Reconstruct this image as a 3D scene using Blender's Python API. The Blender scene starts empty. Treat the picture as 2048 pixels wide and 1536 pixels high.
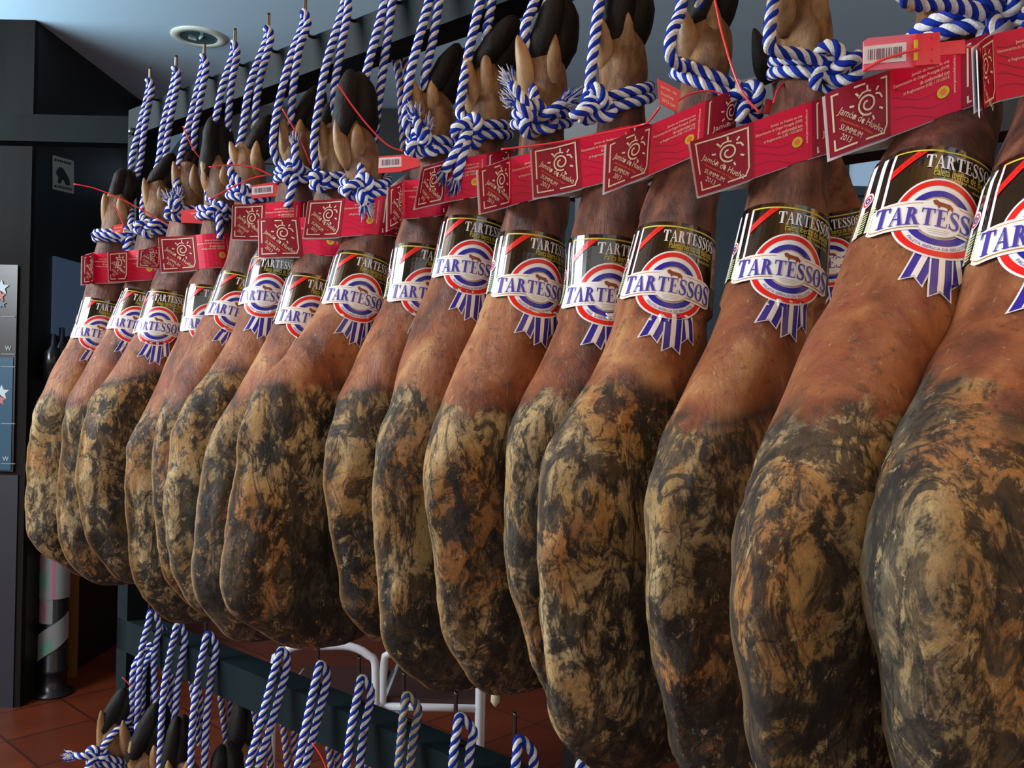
import bpy, bmesh, math, random
from mathutils import Vector, Matrix, noise
sc = bpy.context.scene
C = sc.collection
# ---------------------------------------------------------------- camera
F = 1800.0; ROLL = math.radians(1.3); EYE = 1.45
cam = bpy.data.cameras.new('camera'); camo = bpy.data.objects.new('camera', cam); C.objects.link(camo)
cam.sensor_width = 36; cam.lens = 36*F/2048; cam.clip_start = .02
camo.matrix_world = Matrix.Translation((0, 0, EYE)) @ Matrix.Rotation(math.radians(90), 4, 'X') @ Matrix.Rotation(ROLL, 4, 'Z')
sc.camera = camo
sc.view_settings.view_transform = 'Standard'; sc.view_settings.look = 'None'; sc.view_settings.gamma = 1
sc.view_settings.exposure = 0.12; sc.view_settings.use_curve_mapping = False

def s2l(c):
    return tuple(((x/255)/12.92 if x/255 <= .04045 else ((x/255+.055)/1.055)**2.4) for x in c)
# ---------------------------------------------------------------- world: daylight from the open shop front
w = bpy.data.worlds.new('world'); sc.world = w; w.use_nodes = True
nt = w.node_tree; N = nt.nodes; L = nt.links; N.clear()
tc = N.new('ShaderNodeTexCoord'); sep = N.new('ShaderNodeSeparateXYZ'); L.new(tc.outputs['Generated'], sep.inputs[0])
rz = N.new('ShaderNodeValToRGB'); L.new(sep.outputs['Z'], rz.inputs[0])
mr = N.new('ShaderNodeMapRange'); L.new(sep.outputs['Z'], mr.inputs[0]); mr.inputs[1].default_value = -1; mr.inputs[2].default_value = 1
L.new(mr.outputs[0], rz.inputs[0])
cr = rz.color_ramp; cr.elements[0].position = 0; cr.elements[0].color = (.12, .13, .14, 1); cr.elements[1].position = 1; cr.elements[1].color = (.6, .66, .74, 1)
for p, c in ((.42, (.20, .21, .22, 1)), (.46, (.88, .84, .78, 1)), (.82, (.88, .86, .82, 1)), (.90, (.70, .78, .88, 1))):
    e = cr.elements.new(p); e.color = c
bg = N.new('ShaderNodeBackground'); bg.inputs['Strength'].default_value = .88; L.new(rz.outputs[0], bg.inputs[0])
wo = N.new('ShaderNodeOutputWorld'); L.new(bg.outputs[0], wo.inputs[0])

CEIL_Z = EYE+1.53
def area(name, loc, target, size, size_y, power, col):
    l = bpy.data.lights.new(name, 'AREA'); l.shape = 'RECTANGLE'; l.size = size; l.size_y = size_y; l.energy = power; l.color = col
    o = bpy.data.objects.new(name, l); C.objects.link(o); o.location = loc
    o.rotation_euler = (Vector(target)-Vector(loc)).to_track_quat('-Z', 'Y').to_euler(); return o
area('shopfront_daylight', (-3.3, .9, 2.55), (0, 1.1, 1.3), 2.2, 1.0, 165, (.84, .94, 1.0))
area('added_ceiling_fill', (-3.4, 3.1, 2.1), (-3.3, 3.12, CEIL_Z), 1.8, 1.8, 78, (.60, .84, 1.0))  # added lamp without a fixture, out of view, only to brighten the ceiling
area('added_reflector_fill', (1.6, -.2, 2.35), (1.6, -.15, CEIL_Z), 2.6, 1.6, 120, (.85, .94, 1.0))  # added lamp out of view, lights the brown overhead panel from below

# ---------------------------------------------------------------- projection helpers (frame 2048 x 1536)
cR, sR = math.cos(ROLL), math.sin(ROLL)
def proj(p):
    a = p[0]/p[1]*F; b = (p[2]-EYE)/p[1]*F
    return 1024+a*cR+b*sR, 768-(-a*sR+b*cR)
def ray(px, py):
    x = px-1024; y = 768-py
    return Vector(((x*cR-y*sR)/F, 1.0, (x*sR+y*cR)/F))
def at(px, py, Y):
    r = ray(px, py); return Vector((r.x*Y, Y, EYE+r.z*Y))
DV = Vector((-.745, .667, 0)).normalized()      # along the rack, away from the viewer
NV = Vector((-.667, -.745, 0)).normalized()     # outward from the rack
VV = -DV
def hook_base(i): return Vector((-.735+.745*.105*(i-1), 1.803-.667*.105*(i-1), 0))
def on_plane(px, py, P, n=None):
    n = n or DV; r = ray(px, py); t = P.dot(n)/r.dot(n)
    return Vector((r.x*t, t, EYE+r.z*t))
def interp(pts, x):
    if x <= pts[0][0]: return pts[0][1]
    for (a, b), (c, d) in zip(pts, pts[1:]):
        if x <= c: return b+(d-b)*(x-a)/(c-a) if c > a else d
    return pts[-1][1]
def smooth_interp(pts, x):
    if x <= pts[0][0]: return pts[0][1]
    if x >= pts[-1][0]: return pts[-1][1]
    n = len(pts)
    def slope(i):
        if i == 0: return (pts[1][1]-pts[0][1])/max(1e-9, pts[1][0]-pts[0][0])
        if i == n-1: return (pts[-1][1]-pts[-2][1])/max(1e-9, pts[-1][0]-pts[-2][0])
        a = (pts[i][1]-pts[i-1][1])/max(1e-9, pts[i][0]-pts[i-1][0]); b = (pts[i+1][1]-pts[i][1])/max(1e-9, pts[i+1][0]-pts[i][0])
        return 0 if a*b <= 0 else 2*a*b/(a+b)
    for i in range(n-1):
        if x <= pts[i+1][0]:
            h = pts[i+1][0]-pts[i][0]; t = (x-pts[i][0])/h
            return (2*t**3-3*t*t+1)*pts[i][1]+(t**3-2*t*t+t)*h*slope(i)+(-2*t**3+3*t*t)*pts[i+1][1]+(t**3-t*t)*h*slope(i+1)

# ---------------------------------------------------------------- object helpers
def empty(name, loc, label=None, cat=None, group=None):
    o = bpy.data.objects.new(name, None); C.objects.link(o); o.location = loc; o.empty_display_size = .02
    tag(o, label, cat, group); return o
def tag(o, label=None, cat=None, group=None, kind=None):
    if label: o['label'] = label
    if cat: o['category'] = cat
    if group: o['group'] = group
    if kind: o['kind'] = kind
    return o
def obj(name, verts, faces, mats, parent=None, origin=None, midx=None, smooth=True):
    """links ONE mesh object; verts in world space"""
    if not isinstance(mats, (list, tuple)): mats = [mats]
    org = Vector(origin) if origin is not None else (parent_origin(parent) if parent else sum((Vector(v) for v in verts), Vector())/len(verts))
    me = bpy.data.meshes.new(name); me.from_pydata([tuple(Vector(v)-org) for v in verts], [], faces)
    for m in mats: me.materials.append(m)
    if midx: me.polygons.foreach_set('material_index', midx)
    if smooth: me.polygons.foreach_set('use_smooth', [True]*len(me.polygons))
    me.update()
    o = bpy.data.objects.new(name, me); C.objects.link(o)
    if parent:
        o.parent = parent; o.location = org-parent_origin(parent)
    else: o.location = org
    return o
def parent_origin(p):
    v = p.location.copy()
    while p.parent: p = p.parent; v += p.location
    return v
class MB:
    def __init__(s): s.v = []; s.f = []; s.m = []
    def add(s, v, f, m=0):
        o = len(s.v); s.v += [Vector(x) for x in v]; s.f += [tuple(i+o for i in q) for q in f]; s.m += [m]*len(f); return s
    def box(s, c, ax, ay, az, m=0):
        """c centre, ax ay az half-extent vectors"""
        c = Vector(c); v = [c+i*ax+j*ay+k*az for i in (-1, 1) for j in (-1, 1) for k in (-1, 1)]
        return s.add(v, [(0, 1, 3, 2), (4, 6, 7, 5), (0, 4, 5, 1), (2, 3, 7, 6), (0, 2, 6, 4), (1, 5, 7, 3)], m)
    def bbox(s, x0, x1, y0, y1, z0, z1, m=0):
        return s.box(((x0+x1)/2, (y0+y1)/2, (z0+z1)/2), Vector(((x1-x0)/2, 0, 0)), Vector((0, (y1-y0)/2, 0)), Vector((0, 0, (z1-z0)/2)), m)
    def tube(s, pts, r, n=8, m=0, cap=True):
        pts = [Vector(p) for p in pts]; rr = r if isinstance(r, (list, tuple)) else [r]*len(pts)
        fr = frames(pts); vs = []
        for p, (a, b), q in zip(pts, fr, rr):
            for k in range(n):
                t = 2*math.pi*k/n; vs.append(p+(a*math.cos(t)+b*math.sin(t))*q)
        fs = [(i*n+k, i*n+(k+1) % n, (i+1)*n+(k+1) % n, (i+1)*n+k) for i in range(len(pts)-1) for k in range(n)]
        if cap: fs += [tuple(range(n))[::-1], tuple(range((len(pts)-1)*n, len(pts)*n))]
        return s.add(vs, fs, m)
    def lathe(s, c, prof, n=24, m=0, axis=None):
        c = Vector(c); vs = []
        for r, z in prof:
            for k in range(n):
                t = 2*math.pi*k/n; vs.append(c+Vector((r*math.cos(t), r*math.sin(t), z)))
        fs = [(i*n+k, i*n+(k+1) % n, (i+1)*n+(k+1) % n, (i+1)*n+k) for i in range(len(prof)-1) for k in range(n)]
        return s.add(vs, fs, m)
    def build(s, name, mats, parent=None, smooth=False, origin=None):
        return obj(name, s.v, s.f, mats, parent, origin, s.m, smooth)
def frames(pts):
    out = []; prev = None
    for i, p in enumerate(pts):
        t = (pts[min(i+1, len(pts)-1)]-pts[max(i-1, 0)])
        t = t.normalized() if t.length > 1e-9 else Vector((0, 0, 1))
        if prev is None:
            a = t.cross(Vector((0, 0, 1)));
            if a.length < .1: a = t.cross(Vector((0, 1, 0)))
        else: a = prev-t*prev.dot(t)
        if a.length < 1e-6: a = t.orthogonal()
        a.normalize(); out.append((a, t.cross(a))); prev = a
    return out
def catmull(P, step):
    P = [Vector(p) for p in P]
    if len(P) == 2: P = [P[0], (P[0]+P[1])/2, P[1]]
    Q = [2*P[0]-P[1]]+P+[2*P[-1]-P[-2]]; out = []
    for i in range(1, len(Q)-2):
        a, b, c, d = Q[i-1:i+3]; n = max(3, int((c-b).length/step*1.5))
        for k in range(n):
            t = k/n; out.append(.5*((2*b)+(c-a)*t+(2*a-5*b+4*c-d)*t*t+(3*b-a-3*c+d)*t**3))
    out.append(P[-1])
    res = [out[0]]; acc = 0                        # arc length resample
    for p, q in zip(out, out[1:]):
        l = (q-p).length
        while acc+l >= step and l > 1e-9:
            t = (step-acc)/l; p = p.lerp(q, t); res.append(p); l = (q-p).length; acc = 0
        acc += l
    return res

# ---------------------------------------------------------------- materials
def mat(name, rgb, rough=.5, metal=0, spec=.5, coat=0, emis=None, lin=False):
    m = bpy.data.materials.new(name); m.use_nodes = True; b = m.node_tree.nodes['Principled BSDF']
    c = rgb if lin else s2l(rgb); b.inputs['Base Color'].default_value = (*c, 1)
    b.inputs['Roughness'].default_value = rough; b.inputs['Metallic'].default_value = metal
    b.inputs['Specular IOR Level'].default_value = spec; b.inputs['Coat Weight'].default_value = coat; b.inputs['Coat Roughness'].default_value = .12
    if emis: b.inputs['Emission Color'].default_value = (*s2l(emis[0]), 1); b.inputs['Emission Strength'].default_value = emis[1]
    return m
class NG:
    def __init__(s, m): s.t = m.node_tree; s.b = s.t.nodes['Principled BSDF']
    def n(s, typ, **kw):
        x = s.t.nodes.new(typ)
        for k, v in kw.items(): setattr(x, k, v)
        return x
    def l(s, a, b): s.t.links.new(a, b)
    def noise(s, vec, scale, detail=4, rough=.5, dist=0):
        x = s.n('ShaderNodeTexNoise'); x.inputs['Scale'].default_value = scale; x.inputs['Detail'].default_value = detail
        x.inputs['Roughness'].default_value = rough; x.inputs['Distortion'].default_value = dist; s.l(vec, x.inputs['Vector']); return x.outputs['Fac']
    def ramp(s, fac, els, interp='LINEAR'):
        x = s.n('ShaderNodeValToRGB'); x.color_ramp.interpolation = interp; r = x.color_ramp
        while len(r.elements) < len(els): r.elements.new(.5)
        for e, (p, c) in zip(r.elements, els): e.position = p; e.color = (*c, 1) if len(c) == 3 else c
        s.l(fac, x.inputs[0]); return x.outputs[0]
    def mix(s, fac, a, b, mode='MIX'):
        x = s.n('ShaderNodeMix', data_type='RGBA', blend_type=mode)
        for q, sock in ((fac, x.inputs[0]), (a, x.inputs[6]), (b, x.inputs[7])):
            if isinstance(q, (int, float)): sock.default_value = q
            elif isinstance(q, tuple): sock.default_value = (*q, 1)
            else: s.l(q, sock)
        return x.outputs[2]
    def math(s, op, a, b=0, c=None, clamp=False):
        x = s.n('ShaderNodeMath', operation=op, use_clamp=clamp)
        for q, sock in zip((a, b) if c is None else (a, b, c), x.inputs):
            if isinstance(q, (int, float)): sock.default_value = q
            else: s.l(q, sock)
        return x.outputs[0]
    def attr(s, name): return s.n('ShaderNodeAttribute', attribute_name=name).outputs['Fac']
    def mapping(s, vec, scale=(1, 1, 1), rot=(0, 0, 0)):
        x = s.n('ShaderNodeMapping'); x.inputs['Scale'].default_value = scale; x.inputs['Rotation'].default_value = rot; s.l(vec, x.inputs[0]); return x.outputs[0]
    def objvec(s, k=37.0, seed=False):
        t = s.n('ShaderNodeTexCoord').outputs['Object']; oi = s.attr('seedv') if seed else s.n('ShaderNodeObjectInfo').outputs['Random']
        v = s.n('ShaderNodeVectorMath', operation='ADD'); s.l(t, v.inputs[0])
        m = s.math('MULTIPLY', oi, k); s.l(m, v.inputs[1]); return v.outputs[0]
    def bump(s, h, strength, dist, prev=None):
        x = s.n('ShaderNodeBump'); x.inputs['Strength'].default_value = strength; x.inputs['Distance'].default_value = dist; s.l(h, x.inputs['Height'])
        if prev is not None: s.l(prev, x.inputs['Normal'])
        return x.outputs[0]

def ham_material():
    m = mat('cured_ham', (120, 80, 50), .5); g = NG(m); b = g.b
    v = g.objvec(37.0, True); rot = g.mapping(v, (1, 1, 1), (0, 0, math.radians(-41.8)))
    vs = g.mapping(rot, (1, 1, .42))                      # streaks run down the ham
    vd = g.mapping(rot, (1, 1.0, .45), (.0, .6, 0))
    # mouldy rind
    vm = g.mapping(rot, (1, 1, .62)); out = g.attr('outer'); low = g.attr('low')
    n1 = g.noise(vs, 44, 14, .74, .6)
    base = g.ramp(g.noise(vm, 16, 10, .68, 1.0), [(.38, s2l((22, 18, 15))), (.47, s2l((54, 44, 32))), (.55, s2l((92, 74, 50))), (.66, s2l((124, 100, 68)))])
    tint = g.ramp(g.noise(v, 9, 4, .5), [(.40, s2l((212, 184, 132))), (.52, s2l((200, 158, 94))), (.64, s2l((196, 134, 70)))])
    cl = g.noise(vm, 10, 5, .6, .8)
    fm = g.math('ADD', g.math('MULTIPLY', g.noise(vm, 40, 14, .74, .9), .60), g.math('MULTIPLY', cl, .40))
    fm = g.math('ADD', fm, g.math('MULTIPLY', g.math('SUBTRACT', out, .78), .17))
    fm = g.math('SUBTRACT', fm, g.math('MULTIPLY', g.math('SUBTRACT', low, .30), .07))
    mold = g.mix(g.ramp(fm, [(.500, (0, 0, 0)), (.545, (.8, .8, .8)), (.62, (1, 1, 1))]), base, tint)
    sl = g.ramp(g.noise(vm, 8.5, 10, .60, .8), [(.505, (0, 0, 0)), (.545, (1, 1, 1))])
    sl = g.math('MULTIPLY', sl, g.ramp(out, [(.55, (1, 1, 1)), (.93, (.15, .15, .15))]))
    slate = g.ramp(g.noise(vm, 55, 8, .7), [(.35, s2l((44, 43, 38))), (.52, s2l((96, 92, 78))), (.66, s2l((130, 124, 104)))])
    mold = g.mix(g.math('MULTIPLY', sl, .82), mold, slate)
    dk = g.ramp(g.noise(vm, 24, 14, .72, 1.2), [(.515, (0, 0, 0)), (.56, (1, 1, 1))])
    mold = g.mix(g.math('MULTIPLY', dk, .85), mold, s2l((30, 24, 19)))
    cre = g.math('ABSOLUTE', g.math('SUBTRACT', g.noise(g.mapping(rot, (1, 1, .40)), 17, 8, .6, 1.4), .5))
    mold = g.mix(g.ramp(cre, [(.0, (.9, .9, .9)), (.012, (.5, .5, .5)), (.03, (0, 0, 0))]), mold, s2l((24, 18, 14)))
    pale = g.ramp(g.noise(vm, 70, 12, .78, .3), [(.585, (0, 0, 0)), (.62, (1, 1, 1))])
    mold = g.mix(g.math('MULTIPLY', pale, .75), mold, s2l((218, 190, 136)))
    grit = g.ramp(g.noise(g.mapping(rot, (1, 1, .6)), 210, 6, .8), [(.36, (.35, .32, .30)), (.46, (.9, .9, .9)), (.58, (1.0, 1.0, 1.0)), (.66, (1.5, 1.45, 1.35))])
    mold = g.mix(.85, mold, grit, 'MULTIPLY')
    mold = g.mix(g.attr('rim'), mold, g.mix(n1, s2l((120, 82, 42)), s2l((212, 172, 108))))
    # red skin
    fine = g.noise(g.mapping(rot, (1, 1, .16), (0, .55, 0)), 190, 3, .6)
    sk = g.ramp(g.noise(g.mapping(rot, (1, 1, .5)), 17, 5, .55, .4), [(.30, s2l((88, 42, 20))), (.43, s2l((142, 78, 40))), (.54, s2l((172, 106, 62))), (.66, s2l((206, 152, 98)))])
    sk = g.mix(g.ramp(g.noise(v, 22, 4, .5), [(.55, (0, 0, 0)), (.66, (.5, .5, .5))]), sk, s2l((156, 74, 50)))
    sk = g.mix(g.ramp(fine, [(.62, (0, 0, 0)), (.74, (.45, .45, .45))]), sk, s2l((226, 188, 146)))
    sk = g.mix(g.ramp(g.noise(v, 75, 8, .7), [(.56, (0, 0, 0)), (.66, (.7, .7, .7))]), sk, s2l((78, 42, 26)))
    leg = g.ramp(g.noise(g.mapping(rot, (1, 1, .16)), 55, 6, .6, .3), [(.3, s2l((52, 26, 20))), (.45, s2l((92, 50, 36))), (.6, s2l((136, 82, 60))), (.75, s2l((168, 124, 92)))])
    ft = g.ramp(g.noise(g.mapping(rot, (1, 1, .35)), 60, 8, .65, .4), [(.3, s2l((72, 46, 28))), (.45, s2l((130, 92, 56))), (.6, s2l((166, 126, 82))), (.75, s2l((190, 156, 110)))])
    ft = g.mix(g.ramp(g.noise(v, 35, 4, .5), [(.5, (0, 0, 0)), (.65, (.8, .8, .8))]), ft, s2l((98, 54, 34)))
    col = g.mix(g.attr('legz'), sk, leg); col = g.mix(g.attr('foot'), col, ft)
    mk = g.math('ADD', g.attr('mold'), g.math('MULTIPLY', g.math('SUBTRACT', g.noise(v, 38, 8, .7), .5), 1.5))
    mk = g.ramp(mk, [(.42, (0, 0, 0)), (.60, (1, 1, 1))])
    edge = g.ramp(g.attr('mold'), [(.18, (0, 0, 0)), (.5, (1, 1, 1)), (.85, (0, 0, 0))])
    col = g.mix(mk, col, mold)
    col = g.mix(g.math('MULTIPLY', edge, g.ramp(g.noise(vd, 26, 6, .65), [(.42, (0, 0, 0)), (.56, (.85, .85, .85))])), col, s2l((40, 30, 22)))
    g.l(col, b.inputs['Base Color'])
    r = g.math('ADD', g.math('MULTIPLY', mk, .20), g.math('ADD', .30, g.math('MULTIPLY', g.noise(v, 45, 5, .6), .25)))
    g.l(r, b.inputs['Roughness']); b.inputs['Specular IOR Level'].default_value = .5
    h1 = g.bump(n1, .8, .008); h2 = g.bump(g.noise(v, 150, 6, .65), .6, .003, h1)
    h3 = g.bump(g.noise(vd, 26, 6, .6, 1.0), .5, .008, h2); g.l(h3, b.inputs['Normal'])
    return m
M = {}
M['ham'] = ham_material()
def noisy(name, c1, c2, scale, rough, bump=.3, dist=.002, zs=1.0, coat=0, spec=.5):
    m = mat(name, c1, rough, coat=coat, spec=spec); g = NG(m); v = g.mapping(g.objvec(), (1, 1, zs)); n = g.noise(v, scale, 8, .65)
    g.l(g.ramp(n, [(.35, s2l(c1)), (.65, s2l(c2))]), g.b.inputs['Base Color'])
    if bump: g.l(g.bump(n, bump, dist), g.b.inputs['Normal'])
    return m
M['hoof'] = noisy('hoof_horn', (5, 5, 5), (28, 23, 19), 45, .65, .9, .005, .4, spec=.25)
M['dew'] = noisy('dewclaw_skin', (112, 78, 46), (178, 140, 94), 50, .5, .5, .002, .4)
M['rblue'] = noisy('rope_blue', (18, 40, 138), (28, 58, 172), 500, .85, .4, .0008, spec=.2)
m = mat('rope_white', (228, 228, 226), .9, spec=.2); g = NG(m); v = g.objvec()
st = g.ramp(g.noise(v, 14, 5, .6), [(.58, (0, 0, 0)), (.68, (1, 1, 1))])
g.l(g.mix(st, g.ramp(g.noise(v, 500, 3), [(.3, s2l((198, 200, 204))), (.6, s2l((236, 236, 234)))]), s2l((168, 148, 104))), g.b.inputs['Base Color'])
g.l(g.bump(g.noise(v, 600, 3), .5, .0008), g.b.inputs['Normal']); M['rwhite'] = m
M['rbeige'] = noisy('rope_soiled_beige', (176, 152, 116), (206, 186, 150), 300, .9, .4, .0008, spec=.2)
M['rdull'] = noisy('rope_dull_blue', (44, 70, 130), (60, 88, 150), 300, .9, .4, .0008, spec=.2)
M['fray'] = noisy('rope_fray', (150, 156, 176), (212, 214, 222), 300, .9, 0)
M['steel'] = noisy('painted_dark_green_steel', (12, 24, 28), (16, 31, 35), 8, .6, .15, .002, spec=.12)
M['blk2'] = mat('rear_rack_black', (9, 11, 13), .5)
M['black'] = mat('label_black', (12, 11, 11), .12, spec=.8, coat=.8); M['black'].node_tree.nodes['Principled BSDF'].inputs['Coat IOR'].default_value = 1.7
M['lwhite'] = mat('label_white', (240, 240, 240), .3)
M['lblue'] = mat('label_blue', (42, 38, 160), .3)
M['ltext'] = mat('label_lettering_blue', (70, 62, 170), .3)
M['lred'] = mat('label_red', (226, 34, 32), .3)
M['lgold'] = mat('label_gold', (206, 150, 70), .35)
M['lyellow'] = mat('label_yellow', (214, 200, 70), .35)
M['lpale'] = mat('label_pale_green', (196, 206, 150), .35)
M['lbrown'] = mat('label_brown', (140, 66, 34), .4)
M['lgrey'] = mat('label_grey', (176, 176, 178), .4)
M['lbeige'] = mat('label_beige', (196, 170, 150), .4)
M['crim'] = mat('paper_crimson', (220, 4, 62), .38, spec=.3)
M['dcrim'] = mat('paper_dark_crimson', (152, 4, 42), .38, spec=.3)
M['line'] = mat('paper_fine_line', (140, 12, 50), .4)
M['cream'] = mat('paper_cream', (238, 224, 196), .45)
M['orange'] = mat('paper_orange', (240, 120, 40), .45)
M['paper'] = mat('paper_white', (232, 232, 234), .5)
M['seal'] = mat('seal_plastic_red', (232, 48, 56), .3, coat=.3)
M['sealpink'] = mat('seal_plastic_pink', (240, 108, 132), .3, coat=.3)
M['ink'] = mat('printed_ink', (120, 80, 110), .5)
M['yel'] = mat('seal_yellow', (214, 196, 30), .4)

# ---------------------------------------------------------------- flat artwork, later wrapped on curved paper
_txt = {}
def text2d(s):
    if s not in _txt:
        cu = bpy.data.curves.new('t', 'FONT'); cu.body = s; cu.size = 1; cu.resolution_u = 2
        o = bpy.data.objects.new('t', cu); C.objects.link(o)
        dg = bpy.context.evaluated_depsgraph_get(); me = o.evaluated_get(dg).to_mesh()
        vs = [(v.co.x, v.co.y) for v in me.vertices]; fs = [tuple(p.vertices) for p in me.polygons]
        o.evaluated_get(dg).to_mesh_clear(); bpy.data.objects.remove(o); bpy.data.curves.remove(cu)
        x0 = min(v[0] for v in vs); x1 = max(v[0] for v in vs); y0 = min(v[1] for v in vs); y1 = max(v[1] for v in vs)
        _txt[s] = ([((x-x0)/(x1-x0), (y-y0)/(y1-y0)) for x, y in vs], fs)
    return _txt[s]
class Flat:
    def __init__(s, grid): s.p = {}; s.grid = grid
    def part(s, n): return s.p.setdefault(n, ([], [], [], []))       # verts(x,y,layer) faces mat matlist
    def tri(s, part, vs, fs, mk, layer):
        V, Fc, Mi, ml = s.part(part)
        if mk not in ml: ml.append(mk)
        o = len(V); V += [(x, y, layer) for x, y in vs]; Fc += [tuple(i+o for i in f) for f in fs]; Mi += [ml.index(mk)]*len(fs)
    def poly(s, part, pts, mk, layer, cut=True):
        bm = bmesh.new(); vs = [bm.verts.new((x, y, 0)) for x, y in pts]
        fc = bm.faces.new(vs)
        if len(pts) > 4: bmesh.ops.triangulate(bm, faces=[fc])
        if cut:
            g = s.grid; x0 = min(p[0] for p in pts); x1 = max(p[0] for p in pts)
            for k in range(math.ceil(x0/g), math.floor(x1/g)+1):
                bmesh.ops.bisect_plane(bm, geom=bm.verts[:]+bm.edges[:]+bm.faces[:], plane_co=(k*g, 0, 0), plane_no=(1, 0, 0))
            y0 = min(p[1] for p in pts); y1 = max(p[1] for p in pts); h = g*1.4
            for k in range(math.ceil(y0/h), math.floor(y1/h)+1):
                bmesh.ops.bisect_plane(bm, geom=bm.verts[:]+bm.edges[:]+bm.faces[:], plane_co=(0, k*h, 0), plane_no=(0, 1, 0))
        bm.normal_update()
        bm.verts.index_update(); V = [(v.co.x, v.co.y) for v in bm.verts]
        Fs = [tuple(v.index for v in (f.verts if f.normal.z >= 0 else reversed(f.verts))) for f in bm.faces]; bm.free()
        s.tri(part, V, Fs, mk, layer)
    def rect(s, part, x0, y0, x1, y1, mk, layer): s.poly(part, [(x0, y0), (x1, y0), (x1, y1), (x0, y1)], mk, layer)
    def ring(s, part, cx, cy, r0, r1, mk, layer, n=56):
        m_ = max(1, math.ceil((r1-r0)/(s.grid*.9))); r0 = max(r0, .001)
        for j in range(m_):
            ra, rb = r0+(r1-r0)*j/m_, r0+(r1-r0)*(j+1)/m_; vs = []; fs = []
            for k in range(n):
                t = 2*math.pi*k/n; c, q = math.cos(t), math.sin(t); vs += [(cx+ra*c, cy+ra*q), (cx+rb*c, cy+rb*q)]
                a = 2*k; b = 2*((k+1) % n); fs.append((a, a+1, b+1, b))
            s.tri(part, vs, fs, mk, layer)
    def stroke(s, part, pts, wd, mk, layer, taper=False):
        n = len(pts); vs = []
        for i, p in enumerate(pts):
            a = pts[max(0, i-1)]; b = pts[min(n-1, i+1)]; dx, dy = b[0]-a[0], b[1]-a[1]; l = math.hypot(dx, dy) or 1
            ww = wd/2 if not callable(wd) else wd(i/(n-1))/2
            vs += [(p[0]-dy/l*ww, p[1]+dx/l*ww), (p[0]+dy/l*ww, p[1]-dx/l*ww)]
        s.tri(part, vs, [(2*i, 2*i+1, 2*i+3, 2*i+2) for i in range(n-1)], mk, layer)
    def text(s, part, t, x, y, wd, ht, mk, layer, rot=0, arc=None, slant=0):
        vs, fs = text2d(t); c, q = math.cos(rot), math.sin(rot); out = []
        for a, b in vs:
            a, b = a*wd+slant*b*ht, b*ht
            if arc:                                     # arc=(cx,cy,r): x is start angle
                ang = x+(a-wd/2)/arc[2]; rr = arc[2]-b; out.append((arc[0]+rr*math.sin(ang), arc[1]-rr*math.cos(ang)))
            else: out.append((x+a*c-b*q, y+a*q+b*c))
        s.tri(part, out, fs, mk, layer)

# hand drawn serif capitals, unit height
def glyph(ch):
    """returns (width, list of convex-ish polygons)"""
    R = lambda x0, y0, x1, y1: [(x0, y0), (x1, y0), (x1, y1), (x0, y1)]
    if ch == 'T': return .74, [R(.27, 0, .47, 1), R(.0, .93, .74, 1), [(.0, .72), (.05, .72), (.10, .95), (0, 1)], [(.69, .72), (.74, .72), (.74, 1), (.64, .95)], R(.18, 0, .56, .045)]
    if ch == 'A': return .80, [[(.06, 0), (.13, 0), (.42, .98), (.36, 1)], [(.33, 1), (.43, 1), (.76, 0), (.54, 0)], R(.20, .32, .58, .38), R(0, 0, .24, .045), R(.46, 0, .82, .045)]
    if ch == 'R':
        p = [R(.10, 0, .30, 1), R(0, 0, .40, .045), R(0, .955, .40, 1)]
        bow = [(.28+.32*math.cos(t), .74+.235*math.sin(t)) for t in [math.pi/2-math.pi*k/10 for k in range(11)]]
        bi = [(.28+.13*math.cos(t), .74+.19*math.sin(t)) for t in [math.pi/2-math.pi*k/10 for k in range(11)]]
        p += [[bow[k], bow[k+1], bi[k+1], bi[k]] for k in range(10)]
        p += [[(.32, .52), (.50, .54), (.80, 0), (.58, 0)], R(.55, 0, .86, .045)]; return .82, p
    if ch == 'E': return .66, [R(.10, 0, .30, 1), R(0, 0, .62, .055), R(0, .945, .60, 1), R(.28, .49, .48, .54), [(.56, 0), (.62, 0), (.66, .27), (.62, .27)], [(.54, 1), (.60, 1), (.60, .75), (.57, .75)], R(.45, .38, .49, .65)]
    if ch == 'S':
        pts = [(.50, .80), (.44, .93), (.29, .975), (.14, .92), (.10, .76), (.18, .62), (.32, .50), (.45, .38), (.49, .24), (.42, .08), (.27, .025), (.12, .08), (.06, .22)]
        cp = catmull([Vector((*q, 0)) for q in pts], .05); n = len(cp); P = []
        for i in range(n-1):
            a, b = cp[i], cp[i+1]; d = (b-a).normalized(); nn = Vector((-d.y, d.x, 0))
            w0 = .035+.075*math.exp(-((i/n-.5)/.22)**2); w1 = .035+.075*math.exp(-(((i+1)/n-.5)/.22)**2)
            P.append([tuple((a+nn*w0)[:2]), tuple((a-nn*w0)[:2]), tuple((b-nn*w1)[:2]), tuple((b+nn*w1)[:2])])
        P += [[(.48, .70), (.53, .70), (.53, .98), (.49, .98)], [(.03, .02), (.07, .02), (.08, .32), (.03, .32)]]
        return .56, P
    if ch == 'O':
        P = []
        for k in range(20):
            t0 = 2*math.pi*k/20; t1 = 2*math.pi*(k+1)/20
            o = lambda t: (.36+.36*math.cos(t), .5+.51*math.sin(t)); q = lambda t: (.36+.17*math.cos(t), .5+.45*math.sin(t))
            P.append([q(t0), o(t0), o(t1), q(t1)])
        P.append([(.30, .46), (.42, .46), (.42, .54), (.30, .54)])
        return .72, P
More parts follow.
